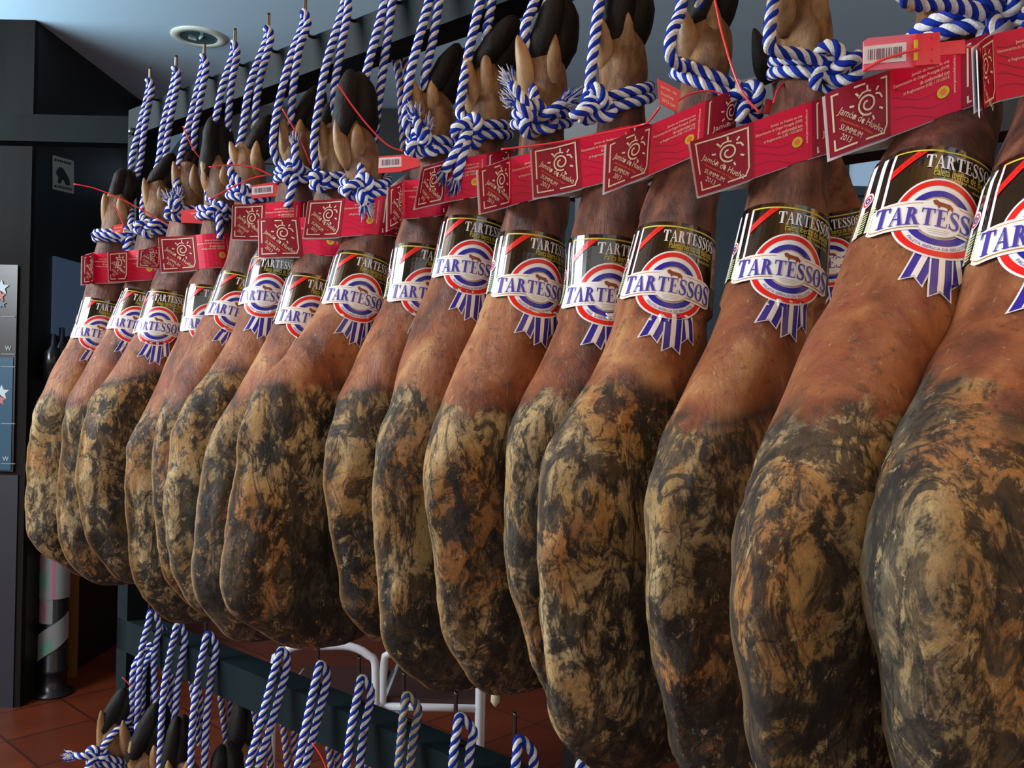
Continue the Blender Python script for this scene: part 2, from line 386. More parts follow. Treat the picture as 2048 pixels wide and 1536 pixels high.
def serif(fl, part, word, x, y, wd, hfun, mk, layer, base=lambda t: 0, first=1.0, slant=0):
    gs = [glyph(c) for c in word]; gap = .06; tot = sum(g_[0] for g_ in gs)+gap*(len(gs)-1)+(first-1)*gs[0][0]; k = wd/tot; cx = 0
    for i, (gw, ps) in enumerate(gs):
        sc_ = first if i == 0 else 1
        for p in ps:
            out = []
            for a, b in p:
                X = (cx+a*sc_)*k; t = X/wd; H = hfun(t); out.append((x+X+slant*b*H, y+base(t)+b*H))
            ar = sum(out[j][0]*out[(j+1) % len(out)][1]-out[(j+1) % len(out)][0]*out[j][1] for j in range(len(out)))
            if ar < 0: out.reverse()
            fl.tri(part, out, [tuple(range(len(out)))], mk, layer)
        cx += gw*sc_+gap

def label_art():
    fl = Flat(.14)
    P = 'sleeve'                                        # black glossy sleeve
    fl.rect(P, -1.42, -.25, 1.72, 1.97, 'black', 0)
    fl.rect(P, -1.42, 1.80, 1.72, 1.845, 'lyellow', 1)
    fl.rect(P, -1.42, -.25, -1.34, 1.80, 'lwhite', 1)
    fl.rect(P, -2.2, -.25, -1.42, 1.97, 'black', 0); fl.rect(P, -1.74, -.25, -1.60, 1.80, 'lwhite', 1); fl.rect(P, -2.18, -.25, -1.98, 1.80, 'lwhite', 1)
    for k in range(9):
        fl.rect(P, -1.72, -.2+k*.07, -1.46-.05*(k % 3), -.165+k*.07, 'lpale', 2); fl.rect(P, -2.12+.04*(k % 2), -.2+k*.07, -1.80, -.165+k*.07, 'lpale', 2)
    fl.ring(P, -1.95, .75, .0, .20, 'lwhite', 2, 20); fl.ring(P, -1.95, .75, .12, .16, 'lred', 3, 20); fl.ring(P, -1.95, .75, .04, .08, 'lblue', 3, 16)
    fl.poly(P, [(-1.34, 1.30), (-1.34, 1.06), (-.50, 1.80), (-.78, 1.80)], 'lred', 2)
    for k in range(6): fl.text(P, 'o', -1.25+k*.115, 1.22+k*.1, .05, .05, 'lbrown', 3, .72)
    fl.rect(P, 1.40, .35, 1.68, 1.62, 'lbeige', 1); fl.ring(P, 1.54, 1.1, .09, .12, 'lbrown', 2, 20)
    for k in range(5): fl.rect(P, 1.45, .45+k*.07, 1.63, .475+k*.07, 'lbrown', 2)
    T = 'lettering'
    serif(fl, T, 'TARTESSOS', -.52, 1.34, 1.86, lambda t: .36, 'lwhite', 3, first=1.12)
    fl.text(T, 'Paleta Ibérica de Bellota', -.28, 1.13, 1.52, .20, 'lyellow', 3)
    fl.text(T, 'elaborado por nuestra familia', -.08, 1.00, 1.25, .13, 'lyellow', 3)
    fl.text(T, 'desde el 1912', .68, .89, .52, .085, 'lyellow', 3)
    RS = 'rosette'
    def tail(x0, y0, x1, y1, wd, mk_l):
        dx, dy = x1-x0, y1-y0; l = math.hypot(dx, dy); nx, ny = -dy/l, dx/l; tx, ty = dx/l, dy/l
        def q(e, lay, stripes):
            a = (x0+nx*(wd+e), y0+ny*(wd+e)); b = (x0-nx*(wd+e), y0-ny*(wd+e)); c = (x1-nx*(wd+e)+tx*e*1.5, y1-ny*(wd+e)+ty*e*1.5); d = (x1+nx*(wd+e)+tx*e*1.5, y1+ny*(wd+e)+ty*e*1.5); v = (x1-tx*(.17-e*1.2), y1-ty*(.17-e*1.2))
            fl.poly(RS, [a, b, c, v, d], stripes, lay)
        q(.035, mk_l, 'lwhite'); q(0, mk_l+1, 'lblue')
        wv = wd*.30
        fl.poly(RS, [(x0+nx*wv, y0+ny*wv), (x0-nx*wv, y0-ny*wv), (x1-nx*wv-tx*.12, y1-ny*wv-ty*.12), (x1-tx*.17, y1-ty*.17), (x1+nx*wv-tx*.12, y1+ny*wv-ty*.12)][::1], 'lwhite', mk_l+2)
    tail(-.12, -.85, -.34, -1.72, .20, 1); tail(.46, -.80, .62, -1.62, .19, 1); tail(.16, -.85, .20, -1.98, .20, 3)
    fl.ring(RS, 0, 0, 0, 1.05, 'lwhite', 5); fl.ring(RS, 0, 0, .86, 1.0, 'lred', 6); fl.ring(RS, 0, 0, .56, .72, 'lblue', 6)
    fl.ring(RS, 0, 0, .525, .545, 'lgold', 6)
    fl.text(RS, 'PALETA IBÉRICA DE BELLOTA', .05, 0, 1.45, .09, 'ltext', 7, arc=(0, 0, .835))
    # animal emblem and small print
    fl.poly(RS, [(-.20, .36), (-.12, .42), (-.05, .36), (.20, .30), (.27, .20), (.25, .10), (.20, .18), (.16, .10), (.12, .19), (-.02, .20), (-.06, .12), (-.09, .22), (-.16, .26)], 'lbrown', 9, cut=False)
    B = 'banner'
    def pill(e, mk, lay):
        top = []; bot = []
        for k in range(29):
            t = k/28; x = -1.62-e+t*(2.94+2*e); a = (x+.15)/1.47
            yc = .02-.13*a*a+.02*a; hh = .33+.0*a
            edge = min(x+1.62+e, 1.32+e-x); rr = hh+e
            h = rr if edge > rr*.9 else math.sqrt(max(0, 1-((rr*.9-edge)/(rr*.9))**2))*rr
            top.append((x, yc+h)); bot.append((x, yc-h))
        top = top[1:-1]; bot = bot[1:-1]
        vs = [v for p in zip(bot, top) for v in p]; fl.tri(B, vs, [(2*i, 2*i+2, 2*i+3, 2*i+1) for i in range(len(top)-1)], mk, lay)
    fl.ring(B, 0, 0, 0, .515, 'lwhite', 8)
    pill(.06, 'lwhite', 8); pill(.0, 'lgold', 9); pill(-.025, 'lwhite', 10)
    fl.ring(B, 0, 0, 0, .50, 'lwhite', 11)
    fl.poly(B, [(-.20, .42), (-.13, .46), (-.06, .41), (.17, .38), (.25, .30), (.24, .20), (.19, .27), (.15, .20), (.11, .28), (-.02, .29), (-.06, .22), (-.09, .30), (-.16, .33)], 'lbrown', 12, cut=False)
    for k in range(3): fl.rect(B, -.24+.03*k, -.33-.05*k, .24-.03*k, -.32-.05*k, 'lgrey', 12)
    serif(fl, B, 'TARTESSOS', -1.40, -.245, 2.56, lambda t: .45+.13*(2*t-1)**2, 'ltext', 13, base=lambda t: -.10*(2*t-1)**2, first=1.2)
    return fl
LABEL = label_art()

def logo_square(fl, x0, w_, part='band', partial=False):
    """square panel with sun spiral; x from x0 to x0+w_, y 0..1"""
    X = lambda t: x0+t*w_
    fl.rect(part, x0, 0, x0+w_, 1, 'dcrim', 1)
    t = .028
    def seg(a, b):
        fl.stroke(part, [(X(a[0]), a[1]), (X((a[0]+b[0])/2), (a[1]+b[1])/2), (X(b[0]), b[1])], t, 'cream', 2)
    if partial:
        seg((.08, .30), (.08, .93)); seg((.08, .93), (1, .93)); seg((.08, .07), (1, .07)); seg((.08, .05), (.08, .16))
    else:
        seg((.08, .36), (.08, .92)); seg((.065, .92), (.935, .92)); seg((.92, .92), (.92, .20)); seg((.92, .2), (.86, .08)); seg((.88, .08), (.55, .08)); seg((.42, .08), (.065, .08)); seg((.08, .07), (.08, .24))
    cx, cy = (.60, .60)
    sp = []
    for k in range(34):
        a = math.radians(-70)-k/33*math.radians(560); r = .165-.12*(k/33)**1.2; sp.append((X(cx+r*math.cos(a)*.95), cy+r*math.sin(a)))
    fl.stroke(part, sp, .03, 'cream', 3)
    for k in range(9):
        a = math.radians(90-k*40); r0, r1 = .215, .285
        if k in (2,): continue
        fl.stroke(part, [(X(cx+r0*math.cos(a)), cy+r0*math.sin(a)), (X(cx+r1*math.cos(a)), cy+r1*math.sin(a))], .032, 'cream', 3)
    fl.stroke(part, [(X(cx-.14), cy+.13), (X(cx-.08), cy+.19), (X(cx), cy+.2), (X(cx+.06), cy+.18)], .026, 'cream', 3)
    fl.stroke(part, [(X(cx+.13), cy+.12), (X(cx+.2), cy+.10), (X(cx+.24), cy+.03)], .03, 'cream', 3)
    if partial:
        fl.text(part, 'Jamón', X(.16), .28, .45*w_, .13, 'cream', 3); fl.text(part, 'SUM', X(.3), .17, .3*w_, .07, 'cream', 3); return
    r = math.radians(-38)
    fl.text(part, 'Jamón de Huelva', X(.12), .60, .86*w_, .135, 'cream', 3, r)
    fl.text(part, 'Denominación de Origen', X(.17), .49, .60*w_, .05, 'orange', 3, r)
    fl.text(part, 'SUMMUM', X(.15), .38, .40*w_, .08, 'cream', 3, r)
    fl.text(part, '2013', X(.15), .235, .19*w_, .085, 'cream', 3, r)
def band_art(w_):
    fl = Flat(.12)
    fl.rect('band', 0, 0, w_+2.05, 1, 'crim', 0)
    logo_square(fl, 0, w_)
    for k in range(5):
        y = .2+.16*k; pts = [(w_+.03+t*.1, y+.05*math.sin(t*.7+k)-.02*t) for t in range(9)]
        fl.stroke('band', pts, .008, 'line', 1)
    tx = w_+.84
    for s_, wd, y in (('Jamón de Huelva es una', .54, .76), ('Denominación de Origen Protegida (DOP)', .80, .68), ('de conformidad con', .42, .60), ('el Reglamento (UE) 1151/2012', .66, .52)):
        fl.text('band', s_, tx-wd, y, wd, .062, 'cream', 2)
    fl.ring('band', w_+.75, .36, .05, .09, 'yel', 2, 24); fl.ring('band', w_+.75, .36, 0, .05, 'orange', 2, 16)
    fl.text('band', 'www.jamondehuelva.es', w_+.945, .28, .60, .055, 'cream', 2, math.pi/2)
    logo_square(fl, w_+1.02, 1.03, partial=True)
    return fl

# ---------------------------------------------------------------- the room
def pbox(name, x0, x1, y0, y1, z0, z1, m, label=None, cat=None, kind=None):
    o = MB().bbox(x0, x1, y0, y1, z0, z1).build(name, m); return tag(o, label, cat, None, kind)
XL = -2.10; CEIL = EYE+1.53; YB = 5.05
mceil = mat('ceiling_paint', (190, 214, 228), .8)
mdark = noisy('dark_stained_wood', (30, 24, 22), (44, 35, 32), 6, .5, .1, .002, .1)
mblk = mat('black_panel', (14, 13, 13), .45)
mcol = noisy('brown_wood_panel', (17, 14, 13), (30, 25, 23), 5, .6, .1, .002, .12, spec=.1)
pbox('unseen_reflector', -4.5, 4.0, -1.8, 2.3, CEIL-.03, CEIL, noisy('brown_reflector', (150, 100, 48), (172, 120, 62), 3, .6, 0), kind='structure')  # added unseen panel overhead, gives the glossy black labels a brown reflection
pbox('ceiling', -4.5, 4.0, -1.8, YB+.15, CEIL, CEIL+.12, mceil, kind='structure')
m = mat('terracotta_tiles', (96, 40, 22), .35); g = NG(m)
v = g.mapping(g.n('ShaderNodeTexCoord').outputs['Object'], (1, 1, 1), (0, 0, math.radians(43)))
br = g.n('ShaderNodeTexBrick'); br.offset = 0; br.inputs['Scale'].default_value = 1; br.inputs['Brick Width'].default_value = .33; br.inputs['Row Height'].default_value = .33; br.inputs['Mortar Size'].default_value = .006
g.l(v, br.inputs['Vector']); br.inputs['Color1'].default_value = (*s2l((132, 60, 30)), 1); br.inputs['Color2'].default_value = (*s2l((104, 44, 24)), 1); br.inputs['Mortar'].default_value = (*s2l((44, 26, 20)), 1)
g.l(g.mix(g.noise(v, 6, 5), br.outputs['Color'], s2l((84, 34, 20)), 'MIX'), g.b.inputs['Base Color'])
pbox('floor', -4.5, 4.0, -2.2, YB+.15, -.1, 0, m, kind='structure')
# left pillar: brown front, black return running to the back wall
pbox('wall_left', XL-.12, XL, 3.93, YB, 0, CEIL, mblk, kind='structure')
pbox('trim_1', -4.5, XL-.001, 3.90, 3.93, 0, CEIL, mcol, kind='structure')
pbox('wall_back', -4.5, 4.0, YB, YB+.15, 0, CEIL, noisy('slate_teal_paint', (46, 62, 72), (56, 74, 84), 3, .7, 0), kind='structure')
pbox('trim_3', XL, .4, YB-.03, YB, EYE+1.20, CEIL-.01, mblk, kind='structure')
pbox('wall_right', 3.9, 4.0, -.6, YB, 0, CEIL, mat('wall_right_paint', (120, 108, 98), .8), kind='structure')
# low dark red-brown panelling behind the rack
pbox('baseboard_back', XL+.01, 3.9, YB-.04, YB-.001, 0, 1.0, mat('red_brown_panel', (74, 30, 20), .5), kind='structure')
# windows in the back wall
mglass = mat('daylight_pane', (120, 140, 160), .15, emis=((150, 178, 205), .55))
mframe = mat('window_frame_teal', (50, 66, 74), .4)
def window(n, x0, x1, z0, z1):
    o = MB().bbox(x0-.05, x1+.05, YB-.05, YB-.004, z0-.05, z0).bbox(x0-.05, x1+.05, YB-.05, YB-.004, z1, z1+.05).bbox(x0-.05, x0, YB-.05, YB-.004, z0, z1).bbox(x1, x1+.05, YB-.05, YB-.004, z0, z1).build('window_%d' % n, mframe)
    tag(o, kind='structure')
    MB().bbox(x0, x1, YB-.03, YB-.006, z0, z1).build('pane', mglass, o); return o
window(1, -2.02, -1.83, EYE+1.02, EYE+1.48)
def wpx(n, x0, x1, y0, y1):
    a = at(x0, y1, YB-.02); b = at(x1, y0, YB-.02); window(n, a.x, b.x, a.z, b.z)
wpx(2, 1694, 1985, 311, 374); wpx(3, 1500, 1700, 458, 600); wpx(4, 1730, 2040, 458, 600); wpx(5, 1010, 1060, 470, 600)
# blue-grey glass panel on the black side wall with dark shapes below
def on_x(px, py, X): r = ray(px, py); t = X/r.x; return Vector((X, t, EYE+r.z*t))
a = on_x(105, 512, XL); b = on_x(100, 652, XL)
o = MB().bbox(XL, XL+.012, a.y, YB-.1, b.z-.04, a.z).build('window_6', mat('blue_grey_glass', (66, 82, 102), .35, emis=((62, 80, 104), .35))); tag(o, kind='structure')
bm_ = mat('bottle_black', (16, 16, 20), .2)
for k in range(5):
    p = on_x(106+k*17, 700, XL+.07)
    bz = on_x(106, 760, XL+.07).z
    tp = on_x(106+k*17, (668, 655, 672, 660, 676)[k], XL+.07).z
    mb = MB().lathe((p.x, p.y, bz), [(0.001, 0), (.036, 0), (.036, (tp-bz)*.6), (.012, (tp-bz)*.75), (.012, tp-bz), (.001, tp-bz)], 14)
    tag(mb.build('bottle', bm_, None, True, (p.x, p.y, bz)), 'dark bottle on the shelf of the black side wall under the blue-grey glass', 'bottle', 'dark bottles on the side wall shelf')
sz = on_x(106, 760, XL+.07).z
tag(MB().bbox(XL, XL+.13, 4.22, YB-.01, sz-.02, sz).build('wall_shelf', mblk), 'black shelf fixed to the dark side wall, holding bottles', 'shelf')
# sticker on the black wall
def quad_on(px, f): return [f(*p) for p in px]
cs = quad_on([(105, 310), (148, 322), (148, 388), (105, 378)], lambda x, y: on_x(x, y, XL+.002))
st = obj('dog_sticker', cs, [(0, 1, 2, 3)], mat('sticker_grey', (150, 152, 144), .6)); tag(st, 'small pale square sticker with a black dog on the black side wall', 'sticker')
sb = MB(); U = (cs[1]-cs[0]); W = (cs[3]-cs[0]); off = Vector((.001, 0, 0))
def sq(u, v_): return cs[0]+U*u+W*v_+off
for pts in ([(.18, .42), (.30, .30), (.45, .30), (.60, .42), (.78, .62), (.80, .78), (.62, .80), (.50, .66), (.42, .68), (.36, .80), (.22, .78), (.26, .60), (.14, .52)],):
    n0 = len(sb.v); sb.add([sq(*p) for p in pts], [tuple(range(len(pts)))])
sb.build('dog_print', mat('sticker_black', (22, 22, 22), .6), st)
def text_on(parent, name, s, P0, Ux, Uy, m, off=Vector()):
    vs, fs = text2d(s); return obj(name, [P0+Ux*a+Uy*b+off for a, b in vs], fs, m, parent, smooth=False)
sk_ = mat('sticker_ink', (30, 30, 30), .6); rnd_ = random.Random(5)
for v0 in (.08, .86):
    mb = MB(); u_ = .08
    while u_ < .86:
        w_ = rnd_.choice((.05, .07, .09)); mb.add([sq(u_, v0), sq(u_+w_, v0), sq(u_+w_, v0+.07), sq(u_, v0+.07)], [(0, 1, 2, 3)]); u_ += w_+.03
    mb.build('print_line', sk_, st)
# poster on the pillar front
YP = 3.893
po = MB().bbox(at(-90, 530, YP).x, at(37, 530, YP).x, YP-.006, YP, at(20, 943, YP).z, at(20, 530, YP).z).build('price_poster', noisy('poster_brown', (40, 34, 36), (56, 48, 50), 4, .3, 0)); tag(po, 'tall brown and blue poster with small figures on the pillar front', 'poster')
MB().bbox(at(-88, 530, YP).x, at(33, 530, YP).x, YP-.010, YP-.0065, at(20, 940, YP).z, at(20, 715, YP).z).build('blue_panel', mat('poster_blue', (44, 80, 104), .3), po)
wm = mat('poster_white', (190, 200, 204), .5); om = mat('poster_orange', (190, 110, 100), .5)
def star(cx, cy, r, m, n=5):
    pts = []
    for k in range(2*n):
        t = math.pi/2+math.pi*k/n; q = r if k % 2 == 0 else r*.45; pts.append(at(cx+q*math.cos(t), cy-q*math.sin(t), YP-.011))
    obj('figure_print', pts, [tuple(range(2*n))], m, po, smooth=False)
star(3, 575, 16, wm); star(0, 592, 12, om); star(3, 785, 16, wm); star(0, 800, 12, om); star(4, 608, 9, bpy.data.materials['poster_blue'])
text_on(po, 'lettering', 'W', at(10, 701, YP-.011), at(22, 701, YP-.011)-at(10, 701, YP-.011), at(10, 692, YP-.011)-at(10, 701, YP-.011), wm)
text_on(po, 'lettering', 'W', at(5, 922, YP-.011), at(17, 922, YP-.011)-at(5, 922, YP-.011), at(5, 913, YP-.011)-at(5, 922, YP-.011), wm)
for y in (707, 732, 926, 632, 846):
    a, b = at(2, y, YP-.011), at(30, y+2.5, YP-.011); MB().bbox(a.x, b.x, a.y-.0005, a.y, b.z, a.z).build('text_line', mat('poster_line', (118, 134, 140), .5) if y == 707 else bpy.data.materials['poster_line'], po)
# lower pale strip on the pillar
MB().bbox(at(-90, 950, YP).x, at(36, 950, YP).x, YP, YP+.006, 0, at(20, 950, YP).z).build('trim_2', mat('grey_violet_panel', (42, 41, 52), .4))['kind'] = 'structure'
# recessed ceiling light
lp = at(398, 73, 1); r_ = ray(398, 73); t_ = (CEIL-EYE)/r_.z; lp = Vector((r_.x*t_, t_, CEIL))
dl = empty('ceiling_downlight', lp, 'round recessed downlight with a white rim set in the ceiling', 'ceiling light')
MB().lathe(lp, [(.078, .0), (.082, -.008), (.112, -.010), (.122, -.002), (.122, 0)], 40).build('rim', mat('downlight_rim', (214, 216, 200), .4), dl, True)
MB().lathe(lp, [(.0805, -.006), (.070, -.0035), (.03, -.003), (.001, -.003)], 32).build('glass', mat('downlight_glass', (78, 98, 100), .08, coat=.5), dl, True)
MB().tube([lp+Vector((-.045, 0, -.006)), lp+Vector((-.02, .02, -.006))], .006, 8).tube([lp+Vector((.0, 0.01, -.006)), lp+Vector((.02, -.02, -.006))], .006, 8).build('lamp', mat('downlight_lamp', (170, 190, 190), .2), dl)

# ---------------------------------------------------------------- rack
def rp(off, s, z): return hook_base(1)-DV*s+NV*off+Vector((0, 0, EYE+z))        # s metres towards the viewer, off outward
rack = empty('ham_rack', rp(-.04, 0, -1.45), 'dark green square-tube steel rack with rows of hooks, carrying the hams', 'rack')
def bar(mb, off0, off1, s0, s1, z0, z1):
    c = (rp(off0, s0, z0)+rp(off1, s1, z1))/2
    return mb.box(c, DV*abs(s1-s0)/2, NV*abs(off1-off0)/2, Vector((0, 0, abs(z1-z0)/2)))
SE = -.125
bar(MB(), -.012, -.066, SE, 2.0, .501, .558).build('top_beam', M['steel'], rack)
bar(MB(), -.012, -.066, SE, 2.0, -.574, -.509).build('lower_beam', M['steel'], rack)
bar(MB(), -.012, -.066, SE, SE+.045, -1.45, .50).build('post', M['steel'], rack)
ce = rp(-.04, SE, .53)
MB().bbox(ce.x-1.9, ce.x+.02, ce.y+.02, ce.y+.065, EYE+.499, EYE+.557).build('cross_beam', M['steel'], rack)
MB().lathe(rp(-.005, SE+.035, .505), [(0.001, -.006), (.008, -.006), (.009, 0), (.006, .007), (.001, .008)], 12).build('bolt', mat('bolt_steel', (110, 130, 134), .25, 1), rack, True)
def hook(s, z, side=1):
    o0 = -.012 if side == 1 else -.066; sg = 1 if side == 1 else -1
    pts = [(o0-.001*sg, -.012), (o0+.008*sg, -.012), (o0+.014*sg, -.004), (o0+.016*sg, .012), (o0+.016*sg, .05)]
    return MB().tube(catmull([rp(a, s, z+b) for a, b in pts], .004), .0028, 8).build('hook', M['black'], rack, True)
for i in list(range(1, 15))+[15.5, 16.35]: hook((i-1)*.105, .568)
for s_ in (.55, .67): hook(s_, .52, -1)
# second rack behind, only its upper beam and fascia show
r2 = empty('rear_rack', rp(-.70, 0, -1.45), 'second dark rack standing behind the first, black upper fascia', 'rack')
bar(MB(), -.635, -.70, .55, 3.2, .395, .562).build('top_fascia', M['blk2'], r2)
bar(MB(), -.64, -.69, .58, .63, -1.45, .40).build('post', M['blk2'], r2)
bar(MB(), -.64, -.69, .55, 3.2, -.56, -.50).build('lower_beam', M['blk2'], r2)

# ---------------------------------------------------------------- ropes
RR = .0062
def rope_geo(mb, path, R=RR, pitch=None, mats=(0, 1)):
    pts = catmull(path, R*.30); pitch = pitch or R*4.8; fr = frames(pts); vs = []; n = 16; s = 0
    for i, (p, (a, b)) in enumerate(zip(pts, fr)):
        if i: s += (p-pts[i-1]).length
        for k in range(n):
            t0 = 2*math.pi*k/n; t = t0+2*math.pi*s/pitch; r = R*(.80+.24*abs(math.sin(2*t0)))
            vs.append(p+(a*math.cos(t)+b*math.sin(t))*r)
    o = len(mb.v); mb.v += vs
    for i in range(len(pts)-1):
        for k in range(n):
            mb.f.append((o+i*n+k, o+i*n+(k+1) % n, o+(i+1)*n+(k+1) % n, o+(i+1)*n+k)); mb.m.append(mats[(k//4) % 2])
    mb.f.append(tuple(o+k for k in range(n))[::-1]); mb.m.append(1); mb.f.append(tuple(o+(len(pts)-1)*n+k for k in range(n))); mb.m.append(1)
def fray(p, d, parent, R=RR, seed=0, L_=.013):
    rnd = random.Random(seed); mb = MB(); d = d.normalized()
    for k in range(90):
        e = Vector((rnd.uniform(-1, 1), rnd.uniform(-1, 1), rnd.uniform(-1, 1))); b = p+e*R*.75; q = b+(d*1.1+e*.55)*L_*rnd.uniform(.5, 1.0); mid = (b+q)/2+Vector((0, 0, rnd.uniform(-.003, .003)))
        mb.tube([b, mid, q], [.0011, .0009, .0003], 4, m=rnd.choice((0, 0, 1)), cap=False)
    return mb.build('frayed_end', [M['fray'], M['rblue']], parent)
def knot_pts(c, s, view, up, seed=0, n=60):
    right = view.cross(up).normalized(); rnd = random.Random(seed); ph = rnd.uniform(0, 6.28); out = []
    for k in range(n+1):
        t = 2*math.pi*k/n
        x = math.sin(t)+2*math.sin(2*t); y = math.cos(t)-2*math.cos(2*t); z = -math.sin(3*t)
        x, y = x*math.cos(ph)-y*math.sin(ph), x*math.sin(ph)+y*math.cos(ph)
        out.append(c+right*x*s*.36+up*y*s*.36+view*z*s*.36)
    return out

# ---------------------------------------------------------------- hams
# sil: left outline from the foot down to the lowest point; zones by pixel row along it
H = {
 1: dict(sil=[(203,388),(203,420),(206,450),(196,480),(186,520),(173,567),(162,610),(146,665),(109,737),(85,787),(68,819),(60,893),(56,980),(56,1061),(73,1096),(109,1123),(152,1143),(185,1160)], wrist=475, lab=612, mold=805, ring=(197,671)),
 2: dict(sil=[(283,360),(283,400),(287,435),(276,470),(266,520),(256,560),(237,601),(215,655),(180,725),(150,780),(136,803),(124,854),(119,940),(120,1030),(126,1084),(155,1135),(187,1159),(225,1174)], wrist=455, lab=603, mold=790, ring=(267,655)),
 3: dict(sil=[(344,330),(346,370),(350,400),(340,440),(328,500),(316,545),(293,590),(269,670),(230,740),(206,772),(183,791),(167,834),(159,893),(157,971),(167,1049),(179,1088),(218,1135),(269,1174)], wrist=425, lab=592, mold=765, ring=(315,658)),
 4: dict(sil=[(402,316),(402,350),(410,395),(405,430),(396,480),(388,540),(373,577),(362,659),(323,748),(288,823),(263,866),(253,963),(257,1030),(263,1110),(275,1167),(297,1199),(332,1230),(380,1250)], wrist=428, lab=579, mold=832, ring=(420,650)),
 5: dict(sil=[(458,290),(459,330),(468,375),(464,430),(456,500),(437,557),(414,620),(386,666),(350,740),(323,795),(312,873),(306,932),(310,991),(318,1069),(320,1113),(332,1158),(370,1192),(420,1225)], wrist=385, lab=559, mold=790, ring=(473,632)),
 6: dict(sil=[(559,250),(560,290),(568,330),(556,380),(545,430),(526,480),(503,516),(485,600),(450,690),(400,765),(362,819),(347,866),(337,932),(337,1010),(341,1088),(352,1150),(380,1200),(440,1240)], wrist=355, lab=518, mold=745, ring=(530,597)),
 7: dict(sil=[(635,252),(636,290),(642,340),(634,380),(620,430),(600,500),(572,560),(550,640),(510,717),(460,815),(433,834),(405,951),(396,1030),(389,1108),(389,1170),(411,1227),(443,1259),(513,1286)], wrist=362, lab=562, mold=822, ring=(621,645)),
 8: dict(sil=[(667,245),(676,290),(690,335),(696,370),(706,410),(694,467),(669,514),(645,600),(600,680),(555,732),(518,764),(491,837),(468,973),(452,1087),(446,1201),(460,1228),(520,1262),(590,1292),(632,1299)], wrist=368, lab=516, mold=755, ring=(717,605), a=1.05),
 9: dict(sil=[(822,170),(826,210),(834,258),(828,310),(820,360),(805,429),(786,501),(770,600),(719,709),(692,777),(673,809),(653,873),(651,951),(664,1042),(678,1133),(689,1197),(705,1232),(740,1262),(774,1295)], wrist=295, lab=503, mold=795, ring=(857,593), a=.95),
 10: dict(sil=[(927,118),(932,170),(940,225),(926,280),(912,340),(896,406),(886,448),(862,560),(830,650),(801,727),(783,805),(765,846),(753,905),(753,1019),(760,1110),(765,1224),(774,1288),(801,1329),(856,1361),(924,1380)], wrist=262, lab=450, mold=806, ring=(946,543)),
 11: dict(sil=[(1036,88),(1038,130),(1046,200),(1040,260),(1033,330),(1009,430),(994,480),(975,590),(935,680),(901,755),(879,809),(860,860),(853,928),(858,1019),(874,1110),(883,1247),(901,1306),(947,1352),(979,1372),(1040,1381)], wrist=232, lab=482, mold=803, ring=(1075,584)),
 12: dict(sil=[(1190,45),(1192,100),(1201,160),(1200,210),(1192,290),(1173,369),(1139,476),(1128,600),(1090,690),(1054,771),(1038,803),(1016,863),(1014,945),(1016,1054),(1024,1163),(1044,1244),(1065,1326),(1100,1400),(1160,1450)], wrist=192, lab=478, mold=800, ring=(1218,600)),
 13: dict(sil=[(1360,22),(1360,100),(1363,180),(1345,260),(1318,340),(1290,410),(1273,464),(1236,600),(1200,700),(1174,771),(1147,803),(1103,880),(1082,972),(1079,1081),(1087,1244),(1093,1380),(1098,1435),(1109,1462),(1136,1495),(1190,1527),(1260,1548)], wrist=150, lab=466, mold=785, ring=(1340,590)),
 14: dict(sil=[(1540,-50),(1543,20),(1556,100),(1562,150),(1545,220),(1520,300),(1488,423),(1452,570),(1415,680),(1381,744),(1354,814),(1332,852),(1310,934),(1299,1027),(1302,1190),(1316,1353),(1332,1435),(1348,1506),(1385,1560),(1440,1590)], wrist=128, lab=425, mold=806, ring=(1571,562)),
 15: dict(sil=[(1810,-90),(1812,-40),(1828,30),(1836,100),(1828,180),(1798,260),(1748,332),(1702,480),(1655,610),(1619,679),(1582,758),(1558,825),(1509,923),(1472,1045),(1460,1148),(1466,1270),(1485,1392),(1503,1514),(1530,1600),(1590,1650),(1660,1680)], wrist=35, lab=334, mold=838, ring=(1868,487), leg=1.12),
 16: dict(sil=[(2060,-140),(2060,-90),(2068,-20),(2072,40),(2050,150),(2010,270),(1978,346),(1930,520),(1895,660),(1862,734),(1838,795),(1795,868),(1759,953),(1747,1088),(1747,1179),(1765,1331),(1780,1453),(1800,1580),(1840,1680),(1900,1740)], wrist=-20, lab=348, mold=826, ring=(2100,515), leg=1.12),
}
HOOF = {1:(245,392,250,337,45),2:(322,368,351,308,46),3:(380,335,386,295,34),4:(435,345,430,234,62),5:(515,300,545,232,50),6:(605,255,638,173,50),7:(655,270,664,205,44),8:(708,252,706,141,80),9:(880,185,921,91,68),10:(985,130,1037,38,82),11:(1098,110,1118,-12,88),12:(1250,60,1250,-70,100),13:(1420,28,1425,-100,100),14:(1600,-45,1600,-170,105),15:(1880,-90,1890,-220,110),16:(2130,-135,2140,-260,115)}
DEW = {1:[(214,442,209,386),(242,440,240,392)],2:[(300,425,288,355),(324,415,320,372)],3:[(360,392,347,322),(385,392,389,328)],4:[(417,370,405,311),(446,372,449,330)],5:[(482,350,460,282),(508,345,514,281)],6:[(574,300,566,236),(598,295,601,238)],7:[(652,310,645,243)],8:[(688,305,671,238),(716,305,714,247)],9:[(840,230,824,158),(866,228,864,158)],10:[(945,195,932,108),(975,195,971,100)],11:[(1060,170,1035,70),(1103,165,1110,67)],12:[(1212,105,1194,28),(1250,105,1254,22)],13:[(1382,105,1367,16),(1428,100,1426,0)],14:[(1570,30,1560,-50),(1635,30,1640,-50)],15:[(1840,-20,1828,-85)],16:[(2090,-60,2080,-130)]}

